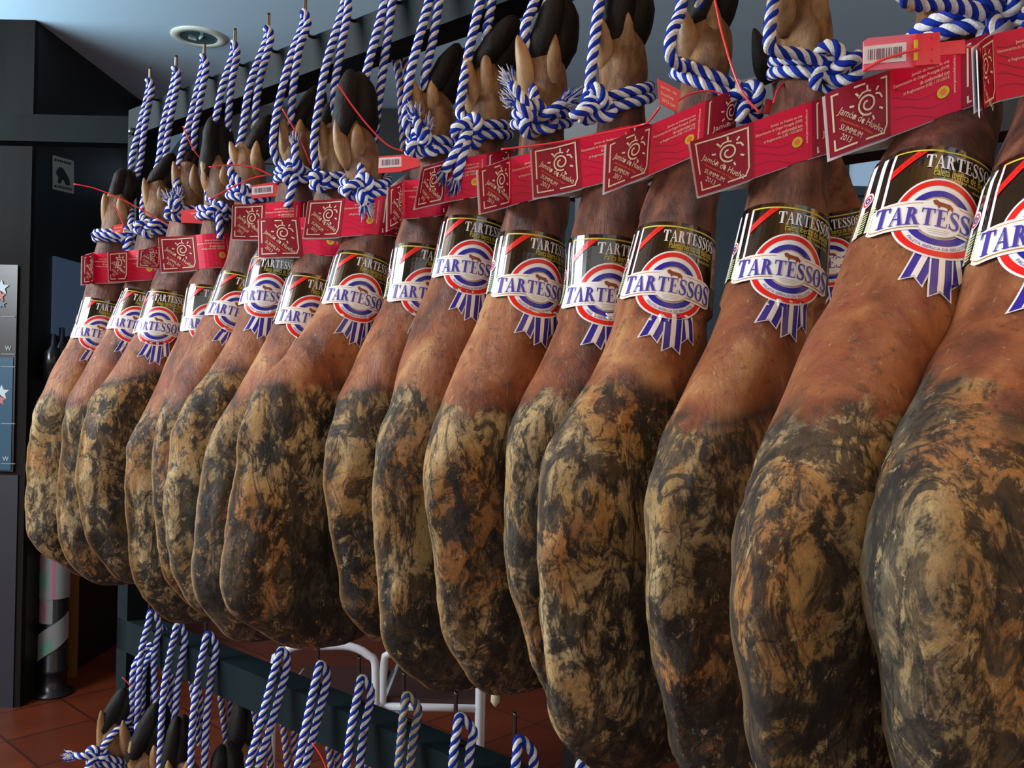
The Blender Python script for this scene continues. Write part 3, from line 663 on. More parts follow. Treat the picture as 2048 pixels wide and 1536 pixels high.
SEED = {}
ST = {15: 15.5, 16: 16.35}
class Ham:
    def __init__(s, i, d, P=None, drop=0):
        s.i = i; s.P = P or hook_base(ST.get(i, i)); sil = d['sil']; s.seed = Vector((i*7.3, i*3.1, i*1.7)); s.d = d
        s.byy = [(y, x) for x, y in sil]
        vd_ = Vector((s.P.x, s.P.y, 0)).normalized(); ln_ = Vector((-vd_.y, vd_.x, 0)); s.e0 = math.atan2(ln_.dot(VV)*.5, ln_.dot(NV))+.16; s.rimk = 1 if i < 12 else .5
        y0 = sil[0][1]; y1 = sil[-1][1]
        s.z1 = on_plane(sil[0][0]+30, y0, s.P).z; s.z0 = on_plane(*sil[-1], s.P+NV*.02).z
        zy = lambda y: on_plane(interp(s.byy, y)+30, y, s.P+NV*.0).z
        s.zw, s.zl, s.zm = zy(d['wrist']), zy(d['lab']), zy(d['mold'])
        k = d.get('a', 1); kl = d.get('leg', 1); h = s.zm-s.z0; zt, zw, zl, zm = s.z1, s.zw, s.zl, s.zm
        A = [(s.z0, .0), (s.z0+.012*h, .048), (s.z0+.04*h, .072), (s.z0+.10*h, .088), (s.z0+.25*h, .106), (s.z0+.52*h, .112*k), (s.z0+.8*h, .100*k), (zm, .080), (zm+(zl-zm)*.45, .056), (zl+(zm-zl)*.15, .0445), (zl, .0415), (zl+(zw-zl)*.5, .0345), (zw, .0245), (zw+(zt-zw)*.35, .0275), (zw+(zt-zw)*.7, .0305), (zt, .0275)]
        B = [(s.z0, .0), (s.z0+.012*h, .018), (s.z0+.04*h, .030), (s.z0+.10*h, .042), (s.z0+.25*h, .047), (s.z0+.52*h, .050), (s.z0+.8*h, .051), (zm, .050), (zm+(zl-zm)*.45, .0475), (zl+(zm-zl)*.15, .0425), (zl, .040), (zl+(zw-zl)*.5, .0335), (zw, .0245), (zw+(zt-zw)*.35, .027), (zw+(zt-zw)*.7, .0295), (zt, .027)]
        wk = lambda z: 1+(kl-1)*max(0, min(1, (z-s.zm)/.05))
        s.A = [(z, a*wk(z)) for z, a in A]; s.B = [(z, b*wk(z)) for z, b in B]
        s.cz = []; n = 70; u = .05
        for k_ in range(n+1):
            z = s.z0+(s.z1-s.z0)*k_/n; a, b = s.ab(z)
            for it in range(8):
                best = 1e9
                for q in range(36):
                    p = s.raw(z, u, a, b, 2*math.pi*q/36); X, Y = proj(p)
                    if X < best: best = X; by = Y
                c = s.P+NV*u; g_ = (proj(Vector((c.x, c.y, z))+NV*.01)[0]-proj(Vector((c.x, c.y, z)))[0])/.01
                u += max(-.03, min(.03, (interp(s.byy, by)-best)/g_))
            s.cz.append((z, u))
        tp = lambda z: 1-.42*max(0, min(1, (z-(s.zw+(s.z1-s.zw)*.55))/((s.z1-s.zw)*.45)))
        s.A = [(z, a*tp(z)) for z, a in s.A]; s.B = [(z, b*tp(z)) for z, b in s.B]
        us = [c[1] for c in s.cz]
        lo = next(j for j, c in enumerate(s.cz) if c[0] > s.z0+.035*(s.z1-s.z0))
        for j in range(lo): us[j] = us[lo]+(us[lo]-us[lo+2])/2*(lo-j)*.5
        for _ in range(2): us = [us[0]]+[(us[j-1]+2*us[j]+us[j+1])/4 for j in range(1, n)]+[us[-1]]
        s.cz = [(c[0], v_) for c, v_ in zip(s.cz, us)]
    def ab(s, z): return max(.0015, smooth_interp(s.A, z)), max(.001, smooth_interp(s.B, z))
    def u(s, z): return interp(s.cz, z)
    def lens(s, z):
        t = (s.zm+.05-z)/.12; return max(0, min(1, t))*.35
    def raw(s, z, u, a, b, th):
        c_, s_ = math.cos(th), math.sin(th); lf = s.lens(z)
        return s.P*1+NV*(u+a*c_)+VV*(b*s_*abs(s_)**lf)+Vector((0, 0, z-s.P.z))
    def center(s, z): return s.P+NV*s.u(z)+Vector((0, 0, z-s.P.z))
    def pt(s, z, th, extra=0):
        a, b = s.ab(z); u = s.u(z); p = s.raw(z, u, a, b, th); c = Vector((s.P.x+NV.x*u, s.P.y+NV.y*u, z)); rd = p-c
        rl = rd.length; rn = rd/rl if rl > 1e-6 else Vector((0, 0, 1))
        q = (p-Vector((s.P.x, s.P.y, s.z0)))+s.seed
        body = max(0, min(1, (s.zm-z)/.05)); edge = min(1, rl/.03)
        lab0, lab1 = s.zl-.085, s.zl+.02; inl = 1 if (z < lab0 or z > lab1) else .03
        d = noise.fractal(Vector((q.x*13, q.y*13, q.z*7)), .9, 2.1, 3)*.0055*body
        d += noise.fractal(Vector((q.x*38, q.y*38, q.z*22)), .9, 2.1, 3)*.0026*body
        d += -abs(noise.noise(Vector((q.x*20+5, q.y*20, q.z*9-(q.x-q.y)*8))))*.006*body
        upper = 1-body
        if z > s.zl:
            d += .0022*math.sin(th*3+s.i*1.3+noise.noise(q*18)*1.5)*inl*min(1, (z-s.zl)/.03)*(1 if z < s.zw-.01 else .4)
        else:
            d += .003*math.sin(th*2+s.i)*inl*upper+noise.noise(q*16)*.004*upper*inl
        # trimmed edge of the rind along the outside of the ham
        th_ = (th+math.pi) % (2*math.pi)-math.pi; e0 = s.e0+.12*math.sin(z*9+s.i)
        rim = math.exp(-((th_-e0)/.10)**2)*max(0, min(1, (s.zm-.03-z)/.06))*s.rimk
        d += rim*.0045
        step = max(0, min(1, (s.zm-z+.004*math.sin(5*th))/.012)); d += .0022*step*body
        return p+rn*(d*edge+extra), rim
    def find(s, px, py, right=False):
        """angle facing the camera so that the surface point shows at px"""
        z = s.zl-.04
        for it in range(6):
            best = None
            for k in range(90):
                th = 2*math.pi*k/90; p, _ = s.pt(z, th); c = s.center(z)
                if (p-c).dot(-Vector((p.x, p.y, 0))) < 0: continue
                e = abs(proj(p)[0]-px)
                if best is None or e < best[0]: best = (e, th, p)
            p = best[2]; z += (proj(p)[1]-py)/F*p.y
        return z, best[1], p
    def surf(s, q, off):
        """pull a world point on to the leg surface"""
        z = q.z; c = s.center(z); v_ = q-c; a, b = s.ab(z)
        th = math.atan2(v_.dot(VV)/b, v_.dot(NV)/a); p, _ = s.pt(z, th, off); return p

def build_ham(i, d, P=None, label=None, labelled=True, nz=130, na=80, group='hams hanging from the top beam'):
    h = Ham(i, d, P); base = h.center(h.z0)
    root = empty('cured_ham', base, label or 'cured ham', 'ham', group)
    vs = []; fs = []; at_ = {'mold': [], 'legz': [], 'foot': [], 'rim': [], 'outer': [], 'low': [], 'seedv': []}
    zs = []
    for k in range(nz+1):
        t = k/nz; t = t if t > .12 else .12*(1-math.cos(t/.12*math.pi/2)); zs.append(h.z0+(h.z1-h.z0)*t)
    zs = [h.z0]+[h.z0+(h.z1-h.z0)*.12*(1-math.cos(k/16*math.pi/2)) for k in range(1, 16)]+[h.z0+(h.z1-h.z0)*(.12+.88*k/nz) for k in range(nz+1)]
    def store(z, th, p, rim):
        vs.append(p); lim = h.zm+.014*math.sin(th*1.0+i*2.1)+.018*noise.noise(Vector((math.cos(th)*1.7, i*3.3, math.sin(th)*1.7)))
        at_['mold'].append(max(0, min(1, .5+(lim-z)/.05))); at_['rim'].append(rim)
        at_['legz'].append(max(0, min(1, (z-(h.zl-.04))/.06))); at_['foot'].append(max(0, min(1, (z-(h.zw-.02))/.03)))
        at_['outer'].append(.5+.5*math.cos(th-.5)); at_['seedv'].append(SEED.get(i, (i*.377) % 1.0)); at_['low'].append(max(0, min(1, (h.zm-z)/(h.zm-h.z0))))
    for z in zs:
        for k in range(na):
            th = 2*math.pi*k/na; p, rim = h.pt(z, th); store(z, th, p, rim)
    for k_, (sc_, dz) in enumerate(((.85, .003), (.55, .005), (.2, .006))):      # dome over the foot
        c = h.center(h.z1)
        for k in range(na):
            th = 2*math.pi*k/na; p, _ = h.pt(h.z1, th); store(h.z1, th, c+(p-c)*sc_+Vector((0, 0, dz)), 0)
    nr = len(vs)//na
    fs = [(r*na+k, r*na+(k+1) % na, (r+1)*na+(k+1) % na, (r+1)*na+k) for r in range(nr-1) for k in range(na)]
    fs += [tuple(range(na))[::-1], tuple(range((nr-1)*na, nr*na))]
    o = obj('meat', vs, fs, M['ham'], root)
    for nm, dat in at_.items():
        a_ = o.data.attributes.new(nm, 'FLOAT', 'POINT'); a_.data.foreach_set('value', dat)
    # trotter
    Yf = h.center(h.z1).y
    for (bx, by, tx, ty) in DEW.get(i, []):
        b = at(bx, by, Yf-.012); t = at(tx, ty, Yf-.020); ax = t-b; ln = ax.length; axn = ax.normalized(); fr = frames([b, t])[0]
        prof = [(-.45, .5), (-.2, .9), (0, 1.05), (.2, 1.02), (.45, .84), (.7, .60), (.88, .36), (.97, .18), (1, .03)]; mb = MB(); v_ = []
        for q, r in prof:
            c = b+ax*q+Vector((0, .010*(1-min(1, max(0, q+.3))), 0))
            for k in range(14):
                a2 = 2*math.pi*k/14; e = fr[0]*math.cos(a2)+fr[1]*math.sin(a2); w_ = 1+.10*noise.noise((c+e*.01)*60+h.seed)
                v_.append(c+e*.0125*r*w_)
        n_ = len(prof); mb.add(v_, [(r*14+k, r*14+(k+1) % 14, (r+1)*14+(k+1) % 14, (r+1)*14+k) for r in range(n_-1) for k in range(14)]+[tuple(range(14))[::-1], tuple(range((n_-1)*14, n_*14))])
        mb.build('dewclaw', M['dew'], root, True)
    if i in HOOF:
        bx, by, tx, ty, wpx = HOOF[i]; W_ = wpx*Yf/F; b = at(bx, by, Yf+.004); t = at(tx, ty, Yf+.012); ax = t-b
        right = Vector((ax.z, 0, -ax.x)).normalized(); dep = Vector((0, 1, 0))
        for sd in (-1, 1):
            mb = MB(); v_ = []; prof = [(-.32, .40), (-.18, .80), (-.02, 1.02), (.15, 1.12), (.35, 1.12), (.55, 1.04), (.72, .90), (.86, .68), (.95, .42), (1.0, .10)]
            for q, r in prof:
                c = b+ax*q+right*sd*W_*.19*(1-.5*max(0, q)**2)+dep*sd*W_*.10+right*W_*.08*math.sin(q*2.5)
                for k in range(20):
                    a2 = 2*math.pi*k/20; e = right*math.cos(a2)*W_*.325*r+dep*math.sin(a2)*W_*.42*r
                    v_.append(c+e*(1+.16*noise.noise((c+e)*45+h.seed)+.05*noise.noise((c+e)*140)))
            n_ = len(prof); mb.add(v_, [(r*20+k, r*20+(k+1) % 20, (r+1)*20+(k+1) % 20, (r+1)*20+k) for r in range(n_-1) for k in range(20)]+[tuple(range(20))[::-1], tuple(range((n_-1)*20, n_*20))])
            mb.build('hoof', M['hoof'], root, True)
    if labelled: put_label(h, root, d['ring'])
    return h, root
RL = .0337
def put_label(h, root, ring):
    z, th, p0 = h.find(*ring); A_ = (h.center(z+.05)-h.center(z-.03)).normalized(); c0 = h.center(z)
    f_ = (p0-c0); f_ = (f_-A_*f_.dot(A_)).normalized(); s_ = A_.cross(-f_).normalized()
    if s_.x < 0 and abs(s_.x) > .2: s_ = -s_
    r0 = (p0-c0).length; parts = {}
    def m(x, y, lay):
        r = r0-.10*y*RL; ph = x*RL/r0
        q = c0+A_*(y*RL)+(f_*math.cos(ph)+s_*math.sin(ph))*r
        return h.surf(q, .0014+.00028*lay)
    for nm, (V, Fc, Mi, ml) in LABEL.p.items():
        par = parts.get('sleeve', root) if nm in ('lettering',) else parts.get('rosette', root) if nm == 'banner' else root
        parts[nm] = obj({'sleeve': 'label_sleeve'}.get(nm, nm), [m(*v_) for v_ in V], Fc, [M[k] for k in ml], par, None, Mi, False)

# ---------------------------------------------------------------- build the hams
HL = {
 1: 'farthest ham, at the far left end against the black wall, dark mouldy rind',
 2: 'narrow strip of a cured ham, second from the far left end of the row',
 3: 'third ham from the far left end, its rosette label facing the viewer whole',
 4: 'fourth ham from the far left, smooth orange-red skin tapering low to a brown rind',
 5: 'fifth ham from the far left, thin strip of rind between two neighbours',
 6: 'sixth ham from the far left, dark rind high up under its label',
 7: 'seventh ham from the far left, mostly hidden behind the broad pale-shouldered ham',
 8: 'broad ham at left of centre with pale cream shoulder, orange skin and fat rind edge',
 9: 'slim ham with tan streaked rind, just right of the broad pale-shouldered one',
 10: 'tenth ham from the far left, with the highest label of the middle group',
 11: 'ham in the middle of the row with a pale drip hanging under its rind',
 12: 'narrow ham behind the long centre-right one, only a striped edge of its rind showing',
 13: 'long ham right of centre, its whole round rosette label left of the biggest knot',
 14: 'third ham from the right, orange-tan rind and label turned straight to the viewer',
 15: 'second ham from the right with the big pink barcode seal above it and blackish rind',
 16: 'nearest ham, cut off by the right edge of the picture, cream and grey rind',
}
hams = {}; roots = {}
for i in range(1, 17): hams[i], roots[i] = build_ham(i, H[i], label=HL[i])
# pale drip under the middle ham, small labels of fat
p = hams[11].center(hams[11].z0); a = at(992, 1380, p.y-.03); b = at(990, 1414, p.y-.03)
MB().tube([a+Vector((0, 0, .006)), a.lerp(b, .3), a.lerp(b, .7), b], [.001, .0055, .0055, .0006], 10).build('fat_drip', mat('pale_fat', (190, 186, 150), .35), roots[11], True)
# one ham of the rear row shows between the near ones
rs = [(1530,60),(1532,100),(1536,150),(1545,200),(1560,300),(1600,420),(1615,520),(1600,640),(1560,760),(1540,900),(1535,1100),(1560,1250),(1600,1300)]
hr = dict(sil=rs, wrist=140, lab=380, mold=760, ring=(1660,500))
HOOF[40] = (1560, 60, 1556, -20, 60); DEW[40] = [(1530, 130, 1508, 56), (1565, 110, 1560, 60)]
Pr = hook_base(12.8)
hb_, rb_ = build_ham(40, hr, Pr, 'ham of the rear row peeking out behind the third ham from the right', nz=70, na=48, group='hams of the row behind')
for o in rb_.children:
    if o.name.startswith('dewclaw'): o.data.materials[0] = M['hoof']

# ---------------------------------------------------------------- ropes of the top row
ROPE = {  # knot px, knot size, strand A waypoints, strand B waypoints, ends [(px,py,fray)]
 1: ((262,472), .015, [(278,260),(264,320),(262,400)], [(290,250),(280,330),(262,380)], [(184,470,0),(250,500,0)]),
 2: ((292,456), .014, [(326,255),(316,330),(290,390),(285,430)], [(338,255),(330,330)], [(320,440,0)]),
 3: ((350,425), .012, [(385,220),(370,280),(358,330)], [(398,215),(388,280)], [(340,400,1),(356,395,1)]),
 4: ((438,425), .014, [(446,170),(432,236),(420,300),(416,390)], [(463,170),(456,250)], [(441,478,0)]),
 5: ((492,388), .012, [(500,170),(482,280),(462,330),(470,375)], [(520,160),(510,240)], [(470,350,0)]),
 6: ((592,345), .018, [(580,120),(555,220),(546,290),(556,325)], [(596,110),(583,240)], [(590,288,1),(575,415,0)]),
 7: ((640,362), .012, [(655,120),(638,210),(628,290),(634,340)], [(678,120),(668,200)], []),
 8: ((722,380), .018, [(742,110),(730,165),(725,230)], [(772,100),(755,220)], [(730,410,1)]),
 9: ((845,288), .018, [(835,90),(820,155),(812,240),(822,270)], [(866,80),(850,165)], [(832,235,1),(852,258,1)]),
 10: ((938,262), .017, [(950,50),(938,105),(925,180),(920,225)], [(978,40),(973,70)], [(888,345,1),(912,362,1)]),
 11: ((1075,240), .018, [(1070,0),(1050,60),(1062,150)], [(1095,0),(1090,60)], [(1022,165,1),(1030,205,1),(1128,205,1)]),
 12: ((1192,212), .018, [(1215,-80),(1200,0),(1185,120),(1180,170)], [(1240,-60),(1236,0)], [(1140,235,0)]),
 13: ((1492,205), .017, [(1372,-60),(1362,20),(1343,70),(1345,120),(1400,150),(1460,180)], [(1405,-80),(1400,0)], [(1480,245,0)]),
 14: ((1668,138), .021, [(1560,-150),(1556,-60),(1540,60),(1545,100)], [(1610,-140),(1600,-60)], [(1722,110,0)]),
 15: ((1985,35), .018, [(1795,-170),(1800,-80),(1815,0)], [(1850,-170),(1850,-90)], [(2005,75,0)]),
 16: ((2120,-20), .016, [(2060,-200),(2062,-100)], [(2110,-200),(2110,-120)], []),
}
RL_ = {1: 'rope at the far left end, its knot on the first ham', 2: 'rope, second from the far left', 3: 'rope, third from the far left, with frayed ends', 4: 'rope, fourth from the far left, ending at a black hoof', 5: 'rope, fifth from the far left',
 6: 'rope, sixth from the far left, ending in a large frayed knot', 7: 'rope, seventh from the far left, passing left of its trotter', 8: 'rope ending in a frayed knot under the big black hoof', 9: 'rope with a round knot above the narrow edge-on red square', 10: 'rope with two cut ends dangling over a red band',
 11: 'rope with grey frayed tufts either side of its wide knot', 12: 'rope tied with an upright lump left of the reddish trotter', 13: 'rope slanting twice across the leg under a thin red strap', 14: 'rope with the biggest stained knot, left of the pink seal', 15: 'rope collar at the top right above the pink seal', 16: 'rope at the top right corner, nearly out of the picture'}
def rope(i, knot, ks, wa, wb, ends, h, htop, label, mats=None, group='ropes of the top row', tilt=None, parent_name='rope'):
    mats = mats or [M['rblue'], M['rwhite']]
    zw = h.zw; cc = h.center(zw); r = h.ab(zw)[0]+RR*1.0; Yk = cc.y-r*.9-.008
    k = at(*knot, Yk); mb = MB(); plane = Vector((htop.x, htop.y, 0))
    view = (Vector((0, 0, EYE))-k).normalized(); up = Vector((0, 0, 1)); up = (up-view*up.dot(view)).normalized()
    def wp(p, e=0): return on_plane(p[0], p[1], plane+VV*e)
    ha = htop+DV*.006; hb2 = htop-DV*.006
    pa = [wp(q, -.004) for q in wa]; pb = [wp(q, .006) for q in wb]
    back = cc+Vector((0, r*.9, .0))
    path = [k, pa[-1]*.5+k*.5+Vector((0, 0, .004))]+pa[::-1]+[ha+NV*.003-Vector((0, 0, .012)), htop+NV*.008+Vector((0, 0, .004)), hb2+NV*.003-Vector((0, 0, .014))]+pb+[back+Vector((0, .004, .03)), back]
    rope_geo(mb, path)
    ang0 = math.atan2(k.y-cc.y, k.x-cc.x); sl = tilt if tilt is not None else max(-.6, min(.6, (k.z-zw)/max(.02, (k-cc).xy.length)))
    kd = (k-cc).xy.normalized() if (k-cc).xy.length > 1e-4 else Vector((0, -1))
    for n_, dz in enumerate((.0062, -.0062)):
        pts = []
        for q in range(25):
            t = ang0+2*math.pi*q/24; u_ = Vector((math.cos(t), math.sin(t))); ct = max(0, u_.dot(kd)); rr = r*(1+.10*ct)+.001*n_
            pts.append(Vector((cc.x+rr*u_.x, cc.y+rr*u_.y, zw+dz+sl*rr*u_.dot(kd))))
        rope_geo(mb, pts)
    rope_geo(mb, knot_pts(k, ks, view, up, i))
    rope_geo(mb, [k+Vector((0, -.004, 0)), k.lerp(cc+Vector((kd.x*r, kd.y*r, 0)), .6), cc+Vector((kd.x*r, kd.y*r, sl*r))])
    fr_ = []
    for (ex, ey, f_) in ends:
        e = at(ex, ey, Yk-.012); mid = k.lerp(e, .5)+view*.012; rope_geo(mb, [k+view*.004, mid, e])
        if f_: fr_.append((e, e-mid))
    o = obj(parent_name, mb.v, mb.f, mats, None, htop, mb.m); tag(o, label, 'rope', group)
    for n_, (e, d_) in enumerate(fr_): fray(e, d_, o, seed=i*7+n_)
    return o
for i in range(1, 17):
    k_, ks, wa, wb, ends = ROPE[i]; ht = hook_base(ST.get(i, i))+Vector((0, 0, EYE+.586))
    rope(i, k_, ks, wa, wb, ends, hams[i], ht, 'blue and white twisted '+RL_[i], tilt=-.55 if i == 13 else None)
# ropes of the rear side of the top rack
def loop_rope(top, pts1, pts2, label, group, mats=None, name='rope'):
    mb = MB(); rope_geo(mb, pts1[::-1]+[top]+pts2); o = obj(name, mb.v, mb.f, mats or [M['rblue'], M['rwhite']], None, top, mb.m); return tag(o, label, 'rope', group)
loop_rope(at(702, 100, 1.50), [at(695, 128, 1.49), at(690, 170, 1.48), at(688, 240, 1.47)], [at(712, 128, 1.51), at(712, 170, 1.50), at(712, 240, 1.49)], 'blue and white rope behind the top beam, seen just above the big black hoof', 'ropes on the far side of the top beam')
loop_rope(at(797, 78, 1.42), [at(788, 105, 1.41), at(800, 165, 1.40), at(808, 300, 1.38)], [at(806, 105, 1.43), at(816, 165, 1.42), at(822, 300, 1.40)], 'blue and white rope behind the top beam, hanging free right of the big black hoof', 'ropes on the far side of the top beam', [M['rblue'], M['rbeige']])

# ---------------------------------------------------------------- red paper bands
BAND = {
 1: ((166,511),(186,505),(186,565),(165,569)), 2: ((217,504),(256,501),(255,562),(219,563)), 3: ((278,501),(320,490),(318,537),(276,533)),
 4: ((317,474),(391,470),(398,538),(323,544)), 6: ((466,409),(530,406),(527,478),(464,478)), 7: ((517,437),(598,435),(607,513),(518,515)),
 8: ((617,401),(689,396),(680,473),(607,475)), 9: ((778,375),(805,361),(805,437),(776,461)), 10: ((846,334),(890,322),(888,404),(831,417)),
 11: ((957,338),(1021,316),(1022,410),(962,426)), 12: ((1063,297),(1157,275),(1164,375),(1068,395)), 13: ((1213,286),(1305,248),(1298,350),(1209,385)),
 14: ((1380,283),(1506,243),(1508,355),(1397,392)), 15: ((1650,188),(1781,140),(1782,272),(1660,317)), 16: ((1962,98),(1987,68),(1993,202),(1967,231)),
}
BL_ = {1: 'turned edge-on at the far left end', 2: 'second from the far left, below a knot', 3: 'half hidden just left of the bright third square', 4: 'bright square on the third trotter from the left', 6: 'small, half covered by the orange-toned square', 7: 'orange-toned sun square overlapping the one before it', 8: 'hanging under the round frayed knot left of centre', 9: 'seen nearly edge-on between two knots', 10: 'partly covered by two dangling rope ends', 11: 'narrow sun square right of the dangling rope ends', 12: 'whole square in the centre under a long red strap', 13: 'right of centre, sun square strongly slanted', 14: 'third from the right, whole square left of www lettering', 15: 'large square directly below the pink seal', 16: 'at the right picture edge, square edge-on'}
_art = {}
for i, (TL, TR, BR, BLq) in BAND.items():
    h = hams[i]; my = (TR[1]+BR[1])/2; z = on_plane((TR[0]+30), my, h.P+NV*.05).z; cc = h.center(z)
    for _ in range(3):
        z = EYE+(at(TR[0], my, cc.y-.03).z-EYE); cc = h.center(z)
    r = h.ab(z-.022)[0]+.0045; Yr = cc.y-r*.80-.003
    pTR, pBR = at(*TR, Yr), at(*BR, Yr); pR = (pTR+pBR)/2; Q = pTR-pBR; hb = Q.length
    mL = ((TL[0]+BLq[0])/2, (TL[1]+BLq[1])/2); pL = at(*mL, Yr); d_ = (pL-pR).length
    if d_ < .050: pL = at(*mL, Yr-math.sqrt(.050**2-d_**2)); 
    QL = at(*TL, pL.y)-at(*BLq, pL.y)
    fw = (pR-pL).length; e = (pR-pL); exy = e.xy.length; ke = e.z/exy; eh = e.xy/exy; ke = max(-.5, min(.5, ke))
    c2 = cc.xy; v_ = pR.xy-c2; dist = v_.length
    base_a = math.atan2(v_.y, v_.x)
    if dist > r*1.01:
        al = math.acos(r/dist); cand = [base_a+al, base_a-al]; T = min(cand, key=lambda t: math.sin(t))
    else: T = base_a
    T = (T % (2*math.pi))-2*math.pi if (T % (2*math.pi)) > math.pi*.75 else (T % (2*math.pi))
    tp_ = c2+Vector((math.cos(T), math.sin(T)))*r; seg1 = (tp_-pR.xy).length; arc = 4.3*r
    def path(p):
        """plan point and outward normal at length p along the band"""
        if p < fw:
            t = p/fw; q = pL.xy.lerp(pR.xy, t); tn = (pR.xy-pL.xy).normalized(); bow = .004*math.sin(math.pi*t)*(1 if i % 2 else -1)
            return q+Vector((tn.y, -tn.x))*bow, Vector((tn.y, -tn.x))
        p -= fw
        if p < seg1: tn = (tp_-pR.xy).normalized(); return pR.xy.lerp(tp_, p/seg1), Vector((tn.y, -tn.x))
        a = T+(p-seg1)/r; u_ = Vector((math.cos(a), math.sin(a))); return c2+u_*r, u_
    def place(x, y, off):
        q, n_ = path(x*hb); hz = pR.z+ke*((q-pR.xy).dot(eh)); t = max(0, 1-x*hb/fw) if fw > 1e-6 else 0
        Qv = Q.lerp(QL, t); b = Vector((q.x, q.y, hz))+Qv*(y-.5); return b+Vector((n_.x, n_.y, 0))*off
    wu = fw/hb; art = band_art(round(wu, 2)); V, Fc, Mi, ml = art.p['band']
    root = empty('paper_band', (cc.x, cc.y, z), 'crimson paper band with sun logo, '+BL_[i], 'label', 'crimson paper bands round the legs')
    obj('printed_band', [place(x, y, .00045*l_) for x, y, l_ in V], Fc, [M[k] for k in ml], root, None, Mi, False)
    # white backing sheet: the rest of the loop and the second layer of the flag
    tot = (fw+seg1+arc)/hb; pts = []; st_ = [k*.05 for k in range(int(wu/.05)+1)]
    bk = []; ff = []
    xs = [k*.08 for k in range(int(tot/.08)+1)]
    for x in xs:
        for y in (-.015, 1.0): bk.append(place(x-.03 if x < wu else x, y-.02*(x < wu), -.0022 if x < wu else -.0012))
    ff = [(2*k, 2*k+2, 2*k+3, 2*k+1) for k in range(len(xs)-1)]
    nb = len(bk); e1 = bk[-2], bk[-1]; f0 = place(.25, 0, -.005), place(.25, 1, -.005)
    bk += [f0[0], f0[1]]; ff.append((nb-2, nb, nb+1, nb-1))
    obj('backing_sheet', bk, ff, M['paper'], root, None, None, False)

# ---------------------------------------------------------------- plastic seals on red straps
def strap(mb, px, Y0, Y1, m=0, r=.0011):
    n = len(px); P_ = [at(x, y, Y0+(Y1-Y0)*k/(n-1)) for k, (x, y) in enumerate(px)]
    mb.tube(catmull(P_, .004), r, 8, m)
def plate(name, q, Y, th, m, parent=None, origin=None, Yr=None):
    f = [at(x, y, Y if k in (0, len(q)-1) or Yr is None else Yr) for k, (x, y) in enumerate(q)]; n_ = len(q); off = Vector((0, th, 0))
    v = f+[p+off for p in f]; fs = [tuple(range(n_)), tuple(range(n_, 2*n_))[::-1]]+[(k, k+n_, (k+1) % n_+n_, (k+1) % n_) for k in range(n_)]
    return obj(name, v, fs, m, parent, origin, None, False), f
def barcode(parent, q, Y, ink='ink'):
    TL, TR, BR, BLq = [Vector(p) for p in q]
    plate('barcode_sticker', q, Y, .0004, M['paper'], parent); rnd = random.Random(3); mb = MB(); x = .1
    def bp(u, v_): p = TL.lerp(TR, u).lerp(BLq.lerp(BR, u), v_); return at(p.x, p.y, Y-.0003)
    while x < .9:
        w_ = rnd.choice((.012, .02, .03)); mb.add([bp(x, .2), bp(x+w_, .2), bp(x+w_, .8), bp(x, .8)], [(0, 1, 2, 3)]); x += w_+rnd.choice((.015, .025, .035))
    mb.build('barcode', M[ink], parent)
def seal(label, Y, straps, body=None, m='seal', block=None, code=None, neck=None, extra=None, txt=False):
    src = (body or straps[0][0]); root = empty('plastic_seal', at(*src[0], Y), label, 'seal', 'plastic security seals on red straps')
    if body: plate('tag_plate', body, Y, .0022, M[m], root)
    if code: barcode(root, code, Y-.0006)
    if block: plate('lock_block', block, Y-.0035, .007, M['seal'], root)
    if neck: plate('neck', neck, Y-.001, .003, M['seal'], root)
    for px, Y0, Y1 in straps:
        mb = MB(); strap(mb, px, Y0, Y1); mb.build('strap', M['seal'], root, True)
    if txt:
        a, b, d_ = [at(*body[k], Y-.0006) for k in (0, 1, 3)]; m_ = M['cream']
        for k, (s_, wd) in enumerate((('jamón de', .7), ('huelva', .55), ('2013 sun', .6))):
            text_on(root, 'lettering', s_, a+(b-a)*.12+(d_-a)*(.34+.26*k), (b-a)*wd, -(d_-a)*.16, m_)
    return root
Yh = lambda i, dz=.06: hams[i].center(hams[i].zw).y-dz
y = Yh(15, .075)
s15 = seal('large pink plastic seal with white barcode sticker and red lock at the top right', y, [([(1928,93),(1950,95),(1970,98),(2000,94)], y, y+.05), ([(1840,97),(1800,108),(1760,122),(1718,147)], y-.006, y-.004)],
     [(1728,82),(1736,76),(1835,67),(1835,133),(1727,142)], 'sealpink', [(1831,68),(1880,64),(1881,127),(1831,131)], [(1728,93),(1813,84),(1812,122),(1727,128)], [(1880,84),(1930,79),(1931,107),(1881,110)])
for q in ([(1829,80),(1836,79),(1836,98),(1829,99)], [(1829,105),(1836,104),(1835,120),(1828,121)]): plate('yellow_clip', q, y-.0042, .001, M['yel'], s15)
for (x_, y_) in ((1867,74),(1867,96),(1867,119)): MB().lathe((0, 0, 0), [(.001, 0), (.001, .001)], 8) ; plate('rivet', [(x_-4, y_), (x_, y_-4), (x_+4, y_), (x_, y_+4)], y-.0045, .001, M['seal'], s15)
y = Yh(13, .05)
seal('small red plastic seal on a long strap, beside the knot in the middle right', y, [([(1320,214),(1300,240),(1282,250),(1200,268),(1100,287),(1000,299)], y, y+.10), ([(1353,204),(1380,188),(1420,182),(1458,194)], y+.005, y+.01)], [(1315,157),(1360,180),(1355,224),(1319,206)], 'seal', txt=True)
y = Yh(13, .045)
seal('long thin red strap curving down over the slanted rope to a small red seal', y, [([(1428,-10),(1440,50),(1452,95),(1466,140),(1488,190),(1522,228)], y, y-.04), ([(1547,206),(1556,180),(1575,162),(1602,152)], y-.04, y-.01)], [(1533,197),(1549,201),(1544,228),(1526,226)], 'seal')
y = Yh(9, .045)
